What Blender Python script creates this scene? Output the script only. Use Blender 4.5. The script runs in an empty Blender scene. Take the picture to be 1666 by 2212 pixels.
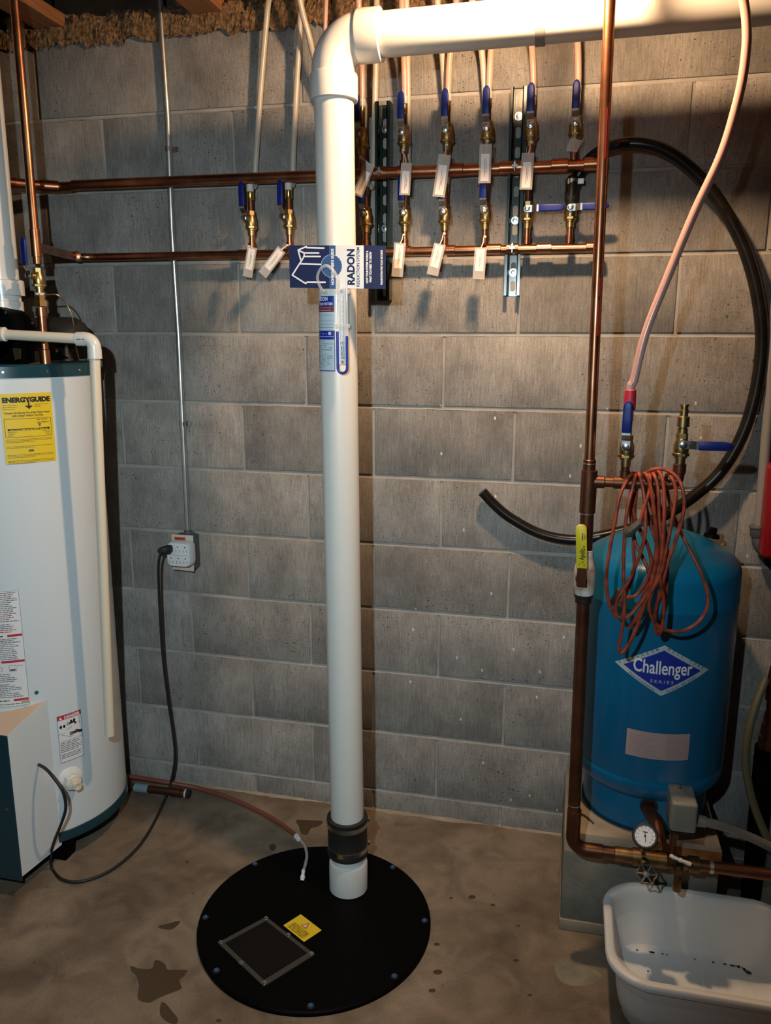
import bpy, bmesh, math, random
from mathutils import Vector, Matrix, noise
random.seed(7)
PI = math.pi
S = bpy.context.scene
COL = S.collection
# ---------------------------------------------------------------- camera
W0, H0, FPX = 1666, 2212, 1721.9
CAM = Vector((0.9605, -2.2564, 1.4922))
YAW, PIT, ROL = -0.225567, -0.214330, 0.003283
FWD = Vector((math.sin(YAW)*math.cos(PIT), math.cos(YAW)*math.cos(PIT), math.sin(PIT)))
_r = Vector((math.cos(YAW), -math.sin(YAW), 0)); _u = _r.cross(FWD)
RGT = math.cos(ROL)*_r + math.sin(ROL)*_u
UPV = -math.sin(ROL)*_r + math.cos(ROL)*_u
cd = bpy.data.cameras.new('camera'); cam = bpy.data.objects.new('camera', cd); COL.objects.link(cam)
cd.sensor_fit = 'HORIZONTAL'; cd.sensor_width = 36; cd.lens = FPX/W0*36; cd.clip_start = 0.02
M = Matrix((RGT, UPV, -FWD)).transposed().to_4x4(); M.translation = CAM
cam.matrix_world = M
S.camera = cam
# ---------------------------------------------------------------- world, lights, exposure
S.view_settings.view_transform = 'Standard'; S.view_settings.look = 'None'
S.view_settings.gamma = 1; S.view_settings.exposure = 0.0; S.view_settings.use_curve_mapping = False
wd = bpy.data.worlds.new('World'); S.world = wd; wd.use_nodes = True
wd.node_tree.nodes['Background'].inputs[0].default_value = (0.55, 0.6, 0.65, 1)
wd.node_tree.nodes['Background'].inputs[1].default_value = 0.02
# cool torch held up and left of the camera
td = bpy.data.lights.new('torch', 'SPOT'); torch = bpy.data.objects.new('torch_light', td); COL.objects.link(torch)
torch.location = CAM - RGT*0.20 + UPV*0.19
torch.rotation_euler = (Vector((-0.10, 0, 0.82)) - torch.location).to_track_quat('-Z', 'Y').to_euler()
td.energy = 102.0; td.color = (0.76, 0.94, 1.0); td.shadow_soft_size = 0.012
td.spot_size = math.radians(93); td.spot_blend = 1.0
BULB = Vector((0.85, -0.62, 2.25)); BULB_STR = 1400.0; BULB_COL = (1.0, 0.63, 0.35)

# ---------------------------------------------------------------- helpers
def ray(x, y): return FWD + (x-W0/2)/FPX*RGT - (y-H0/2)/FPX*UPV
def aY(x, y, Y): d = ray(x, y); return CAM + d*((Y-CAM.y)/d.y)
def aX(x, y, X): d = ray(x, y); return CAM + d*((X-CAM.x)/d.x)
def aZ(x, y, Z): d = ray(x, y); return CAM + d*((Z-CAM.z)/d.z)
def aC(x, y, cx, cy, R):           # pixel -> angle from front (phi) and height on an upright cylinder
    d = ray(x, y); ox, oy = CAM.x-cx, CAM.y-cy
    a = d.x*d.x+d.y*d.y; b = 2*(ox*d.x+oy*d.y); c = ox*ox+oy*oy-R*R
    q = max(0.0, b*b-4*a*c); t = (-b-math.sqrt(q))/(2*a)
    p = CAM+d*t
    return math.atan2(p.x-cx, -(p.y-cy)), p.z
V = Vector

def nodes(m): return m.node_tree.nodes, m.node_tree.links
def mat(name, col, rough=0.5, metal=0.0, noise_amt=0.0, nscale=20.0, col2=None, bump=0.0, bscale=60.0, spec=None, alpha=None, trans=0.0, coat=0.0, stretch=(1,1,1), emit=None, estr=0.0):
    m = bpy.data.materials.new(name); m.use_nodes = True
    N, L = nodes(m); b = N['Principled BSDF']
    b.inputs['Base Color'].default_value = (*col, 1); b.inputs['Roughness'].default_value = rough
    b.inputs['Metallic'].default_value = metal
    if spec is not None: b.inputs['Specular IOR Level'].default_value = spec
    if trans: b.inputs['Transmission Weight'].default_value = trans
    if coat: b.inputs['Coat Weight'].default_value = coat; b.inputs['Coat Roughness'].default_value = 0.12
    if alpha is not None: b.inputs['Alpha'].default_value = alpha
    if emit: b.inputs['Emission Color'].default_value = (*emit, 1); b.inputs['Emission Strength'].default_value = estr
    if noise_amt or col2 or bump:
        tc = N.new('ShaderNodeTexCoord'); mp = N.new('ShaderNodeMapping'); mp.inputs['Scale'].default_value = stretch
        L.new(tc.outputs['Object'], mp.inputs[0])
        if col2:
            n = N.new('ShaderNodeTexNoise'); n.inputs['Scale'].default_value = nscale; n.inputs['Detail'].default_value = 5
            L.new(mp.outputs[0], n.inputs['Vector'])
            r = N.new('ShaderNodeValToRGB'); r.color_ramp.elements[0].position = 0.38; r.color_ramp.elements[1].position = 0.66
            r.color_ramp.elements[0].color = (*col, 1); r.color_ramp.elements[1].color = (*col2, 1)
            L.new(n.outputs[0], r.inputs[0]); L.new(r.outputs[0], b.inputs['Base Color'])
        if bump:
            n2 = N.new('ShaderNodeTexNoise'); n2.inputs['Scale'].default_value = bscale; n2.inputs['Detail'].default_value = 4
            L.new(mp.outputs[0], n2.inputs['Vector'])
            bp = N.new('ShaderNodeBump'); bp.inputs['Strength'].default_value = bump; bp.inputs['Distance'].default_value = 0.002
            L.new(n2.outputs[0], bp.inputs['Height']); L.new(bp.outputs[0], b.inputs['Normal'])
    return m

class B:
    def __init__(s): s.v = []; s.f = []
    def add(s, vs, fs):
        o = len(s.v); s.v += [V(p) for p in vs]; s.f += [tuple(i+o for i in f) for f in fs]; return s
    def box(s, c, d, rot=None):
        c = V(c); hx, hy, hz = d[0]/2, d[1]/2, d[2]/2
        vs = [V((x, y, z)) for x in (-hx, hx) for y in (-hy, hy) for z in (-hz, hz)]
        if rot is not None: vs = [rot @ p for p in vs]
        return s.add([c+p for p in vs], [(0,1,3,2),(4,6,7,5),(0,4,5,1),(2,3,7,6),(0,2,6,4),(1,5,7,3)])
    def span(s, a, b):
        a, b = V(a), V(b); d = b-a
        return s.box((a+b)/2, (abs(d.x), abs(d.y), abs(d.z)))
    def rings(s, rings, cap0=True, cap1=True, closed=False):
        n = len(rings[0]); vs = [p for r in rings for p in r]; fs = []
        m = len(rings)
        for i in range(m if closed else m-1):
            a, b = i*n, ((i+1) % m)*n
            for j in range(n):
                k = (j+1) % n; fs.append((a+j, a+k, b+k, b+j))
        if not closed:
            if cap0: fs.append(tuple(reversed(range(n))))
            if cap1: fs.append(tuple((m-1)*n+j for j in range(n)))
        return s.add(vs, fs)
    def tube(s, pts, r, n=14, caps=True, closed=False):
        pts = [V(p) for p in pts]; m = len(pts)
        rr = r if isinstance(r, (list, tuple)) else [r]*m
        def tan(i):
            if closed: return (pts[(i+1) % m]-pts[i-1]).normalized()
            return (pts[min(i+1, m-1)]-pts[max(i-1, 0)]).normalized()
        t = tan(0); up = V((0, 0, 1)) if abs(t.z) < 0.9 else V((0, 1, 0))
        x = t.cross(up).normalized(); R = []
        for i in range(m):
            t2 = tan(i); x = (x - t2*x.dot(t2)).normalized(); y = t2.cross(x)
            R.append([pts[i]+(x*math.cos(a)+y*math.sin(a))*rr[i] for a in [2*PI*j/n for j in range(n)]])
        return s.rings(R, caps, caps, closed)
    def lathe(s, p, axis, prof, n=24, caps=True, phase=0.0):   # prof [(t, r)...]
        p = V(p); t = V(axis).normalized(); up = V((0, 0, 1)) if abs(t.z) < 0.9 else V((0, 1, 0))
        x = t.cross(up).normalized(); y = t.cross(x)
        R = [[p+t*h+(x*math.cos(a)+y*math.sin(a))*max(r, 1e-5) for a in [phase+2*PI*j/n for j in range(n)]] for h, r in prof]
        return s.rings(R, caps, caps)
    def prism(s, poly, dz):            # poly: list of 3-D points, dz: extrusion vector
        n = len(poly); dz = V(dz); poly = [V(p) for p in poly]
        vs = poly+[p+dz for p in poly]
        return s.add(vs, [tuple(range(n)), tuple(reversed(range(n, 2*n)))]+[(i, i+n, (i+1) % n+n, (i+1) % n) for i in range(n)])
    def build(s, name, m, parent=None, smooth=35, bevel=0.0, seg=2, recalc=True, solid=0.0):
        me = bpy.data.meshes.new(name); o = bpy.data.objects.new(name, me); COL.objects.link(o)
        off = V((0, 0, 0)); p = parent
        while p is not None: off += p.location; p = p.parent
        me.from_pydata([v-off for v in s.v], [], s.f)
        if recalc or bevel:
            bm = bmesh.new(); bm.from_mesh(me)
            if recalc: bmesh.ops.recalc_face_normals(bm, faces=bm.faces)
            if bevel:
                ed = [e for e in bm.edges if len(e.link_faces) == 2 and e.calc_face_angle(0) > 0.6]
                bmesh.ops.bevel(bm, geom=ed, offset=bevel, segments=seg, affect='EDGES', profile=0.5)
            bm.to_mesh(me); bm.free()
        if smooth:
            me.polygons.foreach_set('use_smooth', [True]*len(me.polygons)); me.set_sharp_from_angle(angle=math.radians(smooth))
        me.materials.append(m); me.update()
        if parent is not None: o.parent = parent
        return o
def spl(pts, k=8, closed=False):
    P = [V(p) for p in pts]; n = len(P); out = []
    rng = range(n) if closed else range(n-1)
    for i in rng:
        if closed: a, b, c, d = P[i-1], P[i], P[(i+1) % n], P[(i+2) % n]
        else: a, b, c, d = P[max(i-1, 0)], P[i], P[i+1], P[min(i+2, n-1)]
        for j in range(k):
            t = j/k
            out.append(0.5*((2*b)+(c-a)*t+(2*a-5*b+4*c-d)*t*t+(3*b-a-3*c+d)*t**3))
    if not closed: out.append(P[-1])
    return out
def tag(o, label=None, cat=None, group=None, kind=None):
    if label: o['label'] = label
    if cat: o['category'] = cat
    if group: o['group'] = group
    if kind: o['kind'] = kind
    return o
def thing(name, loc, label, cat, group=None):
    o = bpy.data.objects.new(name, None); COL.objects.link(o); o.location = loc; o.empty_display_size = 0.02
    return tag(o, label, cat, group)
def copytree(o, parent=None):
    c = o.copy(); COL.objects.link(c); c.parent = parent
    for ch in list(o.children):
        copytree(ch, c)
    return c
# flat print: 2-D shapes put on a surface by a mapping (x,y) -> 3-D point
def textpoly(s, size, bold=0.0, sx=1.0, align='CENTER', spacing=1.0):
    cu = bpy.data.curves.new('t', 'FONT'); cu.body = s; cu.size = size; cu.align_x = align; cu.offset = bold; cu.space_character = spacing
    cu.resolution_u = 3
    ob = bpy.data.objects.new('t', cu); COL.objects.link(ob)
    dg = bpy.context.evaluated_depsgraph_get(); dg.update()
    me = ob.evaluated_get(dg).to_mesh()
    vs = [(v.co.x*sx, v.co.y) for v in me.vertices]; fs = [tuple(p.vertices) for p in me.polygons]
    ob.evaluated_get(dg).to_mesh_clear(); bpy.data.objects.remove(ob); bpy.data.curves.remove(cu)
    return vs, fs
class Print:
    def __init__(s, fn, ox=0, oy=0, rot=0): s.fn = fn; s.o = (ox, oy); s.rot = rot; s.b = {}
    def _put(s, col, vs, fs, lift=0):
        b = s.b.setdefault(col, B()); b.add([s.fn(x, y, lift) for x, y in vs], fs)
    def text(s, col, t, x, y, size, bold=0.0, sx=1.0, align='CENTER', rot=0.0, spacing=1.0, lift=2, fit=None):
        vs, fs = textpoly(t, size, bold, sx, align, spacing)
        if fit and vs:
            x0 = min(v[0] for v in vs); x1 = max(v[0] for v in vs); k = fit/(x1-x0)
            vs = [(v[0]*k, v[1]) for v in vs]
        c, q = math.cos(rot), math.sin(rot)
        s._put(col, [(x+a*c-b*q, y+a*q+b*c) for a, b in vs], fs, lift)
    def rect(s, col, x0, y0, x1, y1, lift=1, nx=None):
        nx = nx or max(1, int(abs(x1-x0)/0.0028)); vs = []; fs = []
        for i in range(nx+1):
            x = x0+(x1-x0)*i/nx; vs += [(x, y0), (x, y1)]
        for i in range(nx): fs.append((2*i, 2*i+2, 2*i+3, 2*i+1))
        s._put(col, vs, fs, lift)
    def poly(s, col, pts, lift=1): s._put(col, pts, [tuple(range(len(pts)))], lift)
    def line(s, col, pts, w, lift=2):
        for a, b in zip(pts[:-1], pts[1:]):
            d = V((b[0]-a[0], b[1]-a[1])); l = d.length or 1e-6; n = V((-d.y, d.x))/l*w/2
            s._put(col, [(a[0]+n.x, a[1]+n.y), (a[0]-n.x, a[1]-n.y), (b[0]-n.x, b[1]-n.y), (b[0]+n.x, b[1]+n.y)], [(0, 1, 2, 3)], lift)
    def frame(s, col, x0, y0, x1, y1, w, lift=2):
        s.rect(col, x0, y0, x1, y0+w, lift); s.rect(col, x0, y1-w, x1, y1, lift); s.rect(col, x0, y0, x0+w, y1, lift); s.rect(col, x1-w, y0, x1, y1, lift)
    def fine(s, col, x0, x1, y, h, rng, frac=1.0, lift=2):       # a line of print too small to read
        x = x0; e = x0+(x1-x0)*frac
        while x < e:
            w = rng.uniform(1.5, 5)*h; s.rect(col, x, y, min(x+w, e), y+h*0.62, lift, nx=1); x += w+h*0.55
    def build(s, base_col, parent, mats, name='label', pname='print'):
        root = None
        for k, b in s.b.items():
            if k == base_col: root = b.build(name, mats[k], parent, smooth=0, recalc=False)
        for k, b in s.b.items():
            if k != base_col: b.build(pname, mats[k], root, smooth=0, recalc=False)
        return root
def on_cyl(cx, cy, R, phi0, z0, tilt=0.0, k=0.0004):
    def fn(x, y, l):
        a = phi0+(x-tilt*y)/R; r = R+k*(1+l*0.5)
        return V((cx+r*math.sin(a), cy-r*math.cos(a), z0+y))
    return fn
def on_plane(O, ex, ey, k=0.0003):
    n = ex.cross(ey).normalized()
    return lambda x, y, l: O+ex*x+ey*y+n*k*(1+l)

# ---------------------------------------------------------------- materials
def concrete_block_mat():
    m = bpy.data.materials.new('block_concrete'); m.use_nodes = True; N, L = nodes(m); b = N['Principled BSDF']
    b.inputs['Roughness'].default_value = 0.92; b.inputs['Specular IOR Level'].default_value = 0.2
    geo = N.new('ShaderNodeNewGeometry'); oi = N.new('ShaderNodeObjectInfo')
    def mp(sc):
        q = N.new('ShaderNodeMapping'); q.inputs['Scale'].default_value = sc; L.new(geo.outputs['Position'], q.inputs[0]); return q
    def nz(sc, vec, det=4, rough=0.6):
        q = N.new('ShaderNodeTexNoise'); q.inputs['Scale'].default_value = sc; q.inputs['Detail'].default_value = det; q.inputs['Roughness'].default_value = rough
        L.new(vec.outputs[0], q.inputs['Vector']); return q
    def mix(typ, fac, a, c):
        q = N.new('ShaderNodeMix'); q.data_type = 'RGBA'; q.blend_type = typ
        if isinstance(fac, float): q.inputs[0].default_value = fac
        else: L.new(fac, q.inputs[0])
        for i, z in ((6, a), (7, c)):
            if isinstance(z, tuple): q.inputs[i].default_value = z
            else: L.new(z, q.inputs[i])
        return q.outputs[2]
    def ramp(src, e):
        q = N.new('ShaderNodeValToRGB'); q.color_ramp.elements[0].position = e[0][0]; q.color_ramp.elements[0].color = e[0][1]
        q.color_ramp.elements[1].position = e[1][0]; q.color_ramp.elements[1].color = e[1][1]
        for p, c in e[2:]:
            z = q.color_ramp.elements.new(p); z.color = c
        L.new(src, q.inputs[0]); return q.outputs[0]
    g = lambda v: (v, v, v, 1)
    base = ramp(oi.outputs['Random'], [(0.0, (0.235, 0.225, 0.21, 1)), (1.0, (0.39, 0.37, 0.345, 1)), (0.35, (0.335, 0.32, 0.30, 1)), (0.7, (0.28, 0.262, 0.242, 1))])
    big = nz(7, mp((1, 1, 0.8)), 5); c1 = mix('MULTIPLY', 0.8, base, ramp(big.outputs[0], [(0.32, g(0.58)), (0.66, g(1.2))]))
    stria = nz(1, mp((420, 420, 22)), 3, 0.7); c2 = mix('MULTIPLY', 0.75, c1, ramp(stria.outputs[0], [(0.32, g(0.62)), (0.68, g(1.2))]))
    fine = nz(260, mp((1, 1, 1)), 2); c3 = mix('MULTIPLY', 0.6, c2, ramp(fine.outputs[0], [(0.3, g(0.75)), (0.7, g(1.15))]))
    pit = nz(1, mp((150, 150, 230)), 3, 0.55); pm = ramp(pit.outputs[0], [(0.315, g(1)), (0.345, g(0))])
    dens = nz(4, mp((1, 1, 1)), 2); dm = ramp(dens.outputs[0], [(0.42, g(0)), (0.56, g(1))])
    pmul = N.new('ShaderNodeMath'); pmul.operation = 'MULTIPLY'; L.new(pm, pmul.inputs[0]); L.new(dm, pmul.inputs[1])
    c4 = mix('MIX', pmul.outputs[0], c3, (0.035, 0.03, 0.027, 1))
    vor = N.new('ShaderNodeTexVoronoi'); vor.inputs['Scale'].default_value = 13; vor.inputs['Randomness'].default_value = 1
    vor.voronoi_dimensions = '2D'; sp_ = N.new('ShaderNodeSeparateXYZ'); L.new(mp((1, 1, 0.6)).outputs[0], sp_.inputs[0]); cb = N.new('ShaderNodeCombineXYZ'); L.new(sp_.outputs[0], cb.inputs[0]); L.new(sp_.outputs[2], cb.inputs[1]); L.new(cb.outputs[0], vor.inputs['Vector'])
    wm = ramp(vor.outputs['Distance'], [(0.0, g(1)), (0.034, g(1)), (0.044, g(0))])
    sel = N.new('ShaderNodeSeparateColor'); L.new(vor.outputs['Color'], sel.inputs[0])
    gt = N.new('ShaderNodeMath'); gt.operation = 'GREATER_THAN'; gt.inputs[1].default_value = 0.62; L.new(sel.outputs[0], gt.inputs[0])
    sep = N.new('ShaderNodeSeparateXYZ'); L.new(geo.outputs['Position'], sep.inputs[0])
    gx = N.new('ShaderNodeMath'); gx.operation = 'GREATER_THAN'; gx.inputs[1].default_value = 0.48; L.new(sep.outputs[0], gx.inputs[0])
    gz = N.new('ShaderNodeMath'); gz.operation = 'LESS_THAN'; gz.inputs[1].default_value = 1.35; L.new(sep.outputs[2], gz.inputs[0])
    k = wm
    for q in (gt, gx, gz):
        mm = N.new('ShaderNodeMath'); mm.operation = 'MULTIPLY'; L.new(k, mm.inputs[0]); L.new(q.outputs[0], mm.inputs[1]); k = mm.outputs[0]
    c5 = mix('MIX', k, c4, (0.62, 0.6, 0.56, 1))
    L.new(c5, b.inputs['Base Color'])
    bp = N.new('ShaderNodeBump'); bp.inputs['Strength'].default_value = 0.5; bp.inputs['Distance'].default_value = 0.0015
    sb = N.new('ShaderNodeMath'); sb.operation = 'SUBTRACT'; L.new(fine.outputs[0], sb.inputs[0]); L.new(pmul.outputs[0], sb.inputs[1])
    L.new(sb.outputs[0], bp.inputs['Height']); L.new(bp.outputs[0], b.inputs['Normal'])
    return m
def floor_mat():
    m = bpy.data.materials.new('floor_concrete'); m.use_nodes = True; N, L = nodes(m); b = N['Principled BSDF']
    b.inputs['Roughness'].default_value = 0.62; b.inputs['Specular IOR Level'].default_value = 0.35
    geo = N.new('ShaderNodeNewGeometry')
    def nz(sc, det=5, dist=0.0):
        q = N.new('ShaderNodeTexNoise'); q.inputs['Scale'].default_value = sc; q.inputs['Detail'].default_value = det; q.inputs['Distortion'].default_value = dist
        L.new(geo.outputs['Position'], q.inputs['Vector']); return q.outputs[0]
    def ramp(src, e):
        q = N.new('ShaderNodeValToRGB'); q.color_ramp.elements[0].position = e[0][0]; q.color_ramp.elements[0].color = e[0][1]
        q.color_ramp.elements[1].position = e[1][0]; q.color_ramp.elements[1].color = e[1][1]
        for p, c in e[2:]: q.color_ramp.elements.new(p).color = c
        L.new(src, q.inputs[0]); return q.outputs[0]
    def mul(a, c, f):
        q = N.new('ShaderNodeMix'); q.data_type = 'RGBA'; q.blend_type = 'MULTIPLY'; q.inputs[0].default_value = f; L.new(a, q.inputs[6]); L.new(c, q.inputs[7]); return q.outputs[2]
    g = lambda v: (v, v, v, 1)
    c = ramp(nz(3.5, 6, 0.6), [(0.32, (0.125, 0.095, 0.066, 1)), (0.68, (0.265, 0.21, 0.155, 1))])
    c = mul(c, ramp(nz(9, 6, 1.2), [(0.3, g(0.66)), (0.65, g(1.14))]), 0.9)
    c = mul(c, ramp(nz(180, 3), [(0.3, g(0.85)), (0.7, g(1.1))]), 0.8)
    c = mul(c, ramp(nz(32, 2), [(0.24, (0.45, 0.36, 0.28, 1)), (0.29, g(1))]), 0.8)
    L.new(c, b.inputs['Base Color'])
    bp = N.new('ShaderNodeBump'); bp.inputs['Strength'].default_value = 0.25; bp.inputs['Distance'].default_value = 0.002
    L.new(nz(90, 4), bp.inputs['Height']); L.new(bp.outputs[0], b.inputs['Normal'])
    return m
MT = {}
MT['block'] = concrete_block_mat()
MT['mortar'] = mat('mortar', (0.29, 0.28, 0.26), 0.95, bump=0.6, bscale=120, col2=(0.38, 0.365, 0.34), nscale=11, spec=0.15)
MT['floor'] = floor_mat()
MT['pad'] = mat('pad_concrete', (0.17, 0.165, 0.14), 0.95, col2=(0.26, 0.24, 0.20), nscale=11, bump=0.5, bscale=80, spec=0.15)
MT['slab'] = mat('slab_concrete', (0.27, 0.23, 0.17), 0.95, col2=(0.40, 0.34, 0.26), nscale=9, bump=0.4, bscale=90, spec=0.15)
MT['rust'] = mat('rust_stain', (0.20, 0.07, 0.02), 0.95, col2=(0.30, 0.13, 0.05), nscale=30, spec=0.1)
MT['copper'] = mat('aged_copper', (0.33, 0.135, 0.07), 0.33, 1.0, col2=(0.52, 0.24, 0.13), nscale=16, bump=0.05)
MT['copper_new'] = mat('bright_copper', (0.72, 0.34, 0.20), 0.26, 1.0, col2=(0.60, 0.27, 0.15), nscale=18)
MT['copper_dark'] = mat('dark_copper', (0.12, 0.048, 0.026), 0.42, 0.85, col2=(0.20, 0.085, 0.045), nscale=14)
MT['brass_dark'] = mat('tarnished_brass', (0.13, 0.075, 0.03), 0.42, 0.9, col2=(0.24, 0.14, 0.06), nscale=30)
MT['copper_red'] = mat('red_print_on_copper', (0.45, 0.06, 0.05), 0.4, 0.6)
MT['solder'] = mat('solder', (0.62, 0.58, 0.52), 0.35, 0.9)
MT['brass'] = mat('brass', (0.42, 0.29, 0.12), 0.36, 1.0, col2=(0.56, 0.40, 0.18), nscale=40)
MT['brass_bright'] = mat('bright_brass', (0.85, 0.58, 0.16), 0.2, 1.0)
MT['steel'] = mat('zinc_steel', (0.62, 0.64, 0.65), 0.27, 1.0, col2=(0.5, 0.51, 0.52), nscale=60)
MT['conduit'] = mat('galvanised_conduit', (0.74, 0.75, 0.74), 0.34, 0.95, col2=(0.60, 0.62, 0.62), nscale=30)
MT['blue'] = mat('blue_vinyl', (0.005, 0.018, 0.19), 0.42, spec=0.35)
MT['yellow_vinyl'] = mat('yellow_vinyl', (0.62, 0.50, 0.02), 0.35)
MT['strut'] = mat('dark_green_paint', (0.010, 0.022, 0.018), 0.22, 0.0, spec=0.6, coat=0.4)
MT['pvc'] = mat('white_pvc', (0.68, 0.67, 0.63), 0.36, coat=0.15, bump=0.02, bscale=30)
MT['pvc2'] = mat('white_pvc_fitting', (0.70, 0.70, 0.68), 0.3, coat=0.2)
MT['cpvc'] = mat('cream_pipe', (0.70, 0.63, 0.50), 0.38)
MT['pex'] = mat('clear_tubing', (0.66, 0.58, 0.48), 0.28, trans=0.25)
MT['pex_pink'] = mat('pink_tubing', (0.66, 0.42, 0.34), 0.22, trans=0.2)
MT['pex_red'] = mat('rose_tubing', (0.60, 0.36, 0.33), 0.22, trans=0.08)
MT['collar'] = mat('tubing_ring', (0.72, 0.70, 0.66), 0.35, trans=0.15)
MT['rubber'] = mat('black_rubber', (0.012, 0.012, 0.012), 0.55)
MT['poly'] = mat('black_poly_hose', (0.006, 0.0055, 0.005), 0.3, col2=(0.014, 0.011, 0.008), nscale=25, spec=0.35)
MT['black'] = mat('black_plastic', (0.0015, 0.0016, 0.0017), 0.5, spec=0.06)
MT['black_plate'] = mat('dark_clear_plate', (0.004, 0.0035, 0.003), 0.5, spec=0.2)
MT['plate_edge'] = mat('plate_gasket', (0.045, 0.042, 0.038), 0.55)
MT['enamel'] = mat('white_enamel', (0.64, 0.71, 0.76), 0.22, coat=0.5)
MT['teal'] = mat('dark_teal_enamel', (0.008, 0.045, 0.062), 0.3, coat=0.3)
MT['tank_blue'] = mat('blue_enamel', (0.001, 0.125, 0.27), 0.33, coat=0.2, spec=0.35, col2=(0.001, 0.145, 0.31), nscale=5)
MT['gasket'] = mat('dark_seam', (0.004, 0.03, 0.05), 0.7)
MT['tan'] = mat('tan_board', (0.58, 0.44, 0.33), 0.7)
MT['white_plastic'] = mat('white_plastic', (0.74, 0.75, 0.76), 0.35)
MT['bin'] = mat('white_tub_plastic', (0.72, 0.76, 0.79), 0.42)
MT['off'] = mat('ivory_plastic', (0.62, 0.55, 0.45), 0.45)
MT['dark'] = mat('dark_metal', (0.03, 0.025, 0.02), 0.5, 0.5)
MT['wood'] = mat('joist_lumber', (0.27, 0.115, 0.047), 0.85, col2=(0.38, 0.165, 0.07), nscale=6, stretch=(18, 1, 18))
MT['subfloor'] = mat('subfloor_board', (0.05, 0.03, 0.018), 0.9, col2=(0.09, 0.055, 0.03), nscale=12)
MT['insul'] = mat('loose_brown_insulation', (0.10, 0.052, 0.02), 0.9, col2=(0.27, 0.165, 0.08), nscale=110, bump=1.0, bscale=180)
MT['orange'] = mat('orange_cord', (0.36, 0.052, 0.018), 0.5, col2=(0.13, 0.026, 0.013), nscale=48)
MT['plug'] = mat('grey_plug', (0.06, 0.05, 0.038), 0.5)
MT['hose_red'] = mat('faded_red_hose', (0.22, 0.06, 0.035), 0.5)
MT['olive'] = mat('olive_hose', (0.115, 0.11, 0.06), 0.45)
MT['grey_box'] = mat('grey_steel_cover', (0.20, 0.205, 0.175), 0.4, coat=0.1, col2=(0.26, 0.25, 0.215), nscale=12)
MT['grey_pvc'] = mat('grey_pvc_conduit', (0.27, 0.26, 0.245), 0.5)
MT['grey_dark'] = mat('dark_grey_fitting', (0.09, 0.10, 0.11), 0.5)
MT['red'] = mat('red_paint', (0.35, 0.008, 0.01), 0.35)
MT['pale_blue'] = mat('pale_blue_shell', (0.20, 0.30, 0.33), 0.4)
MT['corroded'] = mat('corroded_valve_body', (0.28, 0.16, 0.10), 0.7, col2=(0.62, 0.62, 0.60), nscale=22, bump=0.5)
MT['lime'] = mat('lime_crust', (0.66, 0.64, 0.58), 0.8, bump=0.6)
MT['zinc'] = mat('dull_aluminium', (0.17, 0.165, 0.14), 0.5, 0.6)
MT['stain'] = mat('damp_patch', (0.060, 0.038, 0.018), 0.45)
MT['mineral'] = mat('mineral_stain', (0.17, 0.17, 0.125), 0.85, col2=(0.27, 0.25, 0.2), nscale=20)
# inks
K = {'yellow': mat('yellow_paper', (0.72, 0.53, 0.02), 0.5), 'black': mat('black_ink', (0.012, 0.012, 0.012), 0.6), 'white': mat('white_paper', (0.74, 0.76, 0.78), 0.5),
     'ink': mat('grey_ink', (0.10, 0.10, 0.11), 0.6), 'red': mat('red_ink', (0.50, 0.025, 0.05), 0.5), 'navy': mat('navy_print', (0.010, 0.018, 0.075), 0.6, spec=0.2),
     'mid': mat('mid_blue_print', (0.028, 0.085, 0.24), 0.4), 'royal': mat('royal_blue_print', (0.01, 0.03, 0.30), 0.4), 'pale': mat('pale_blue_paper', (0.50, 0.60, 0.66), 0.5),
     'maroon': mat('maroon_print', (0.17, 0.02, 0.04), 0.5), 'gwhite': mat('light_grey_print', (0.40, 0.48, 0.52), 0.45), 'green': mat('green_ink', (0.0, 0.13, 0.08), 0.5),
     'pink': mat('pink_paper', (0.42, 0.30, 0.28), 0.6), 'orange': mat('orange_red_ink', (0.55, 0.06, 0.02), 0.5), 'dirt': mat('black_grime', (0.02, 0.02, 0.02), 0.9), 'khaki': mat('dark_khaki_ink', (0.22, 0.15, 0.01), 0.6),
     'gold': mat('gold_ink', (0.25, 0.20, 0.12), 0.5), 'copper_red': MT['copper_red'], 'grey': mat('mid_grey_ink', (0.3, 0.3, 0.3), 0.6), 'tagw': mat('tag_paper', (0.85, 0.80, 0.76), 0.55)}
def clearmat(name, col=(0.85, 0.85, 0.85), a=0.35, rough=0.15):
    return mat(name, col, rough, alpha=a)
MT['clear'] = clearmat('clear_plastic', (0.75, 0.72, 0.68), 0.36, 0.12)
MT['clear2'] = clearmat('clear_rigid_plastic', (0.8, 0.82, 0.85), 0.30, 0.08)
rng = random.Random(3)

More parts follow.
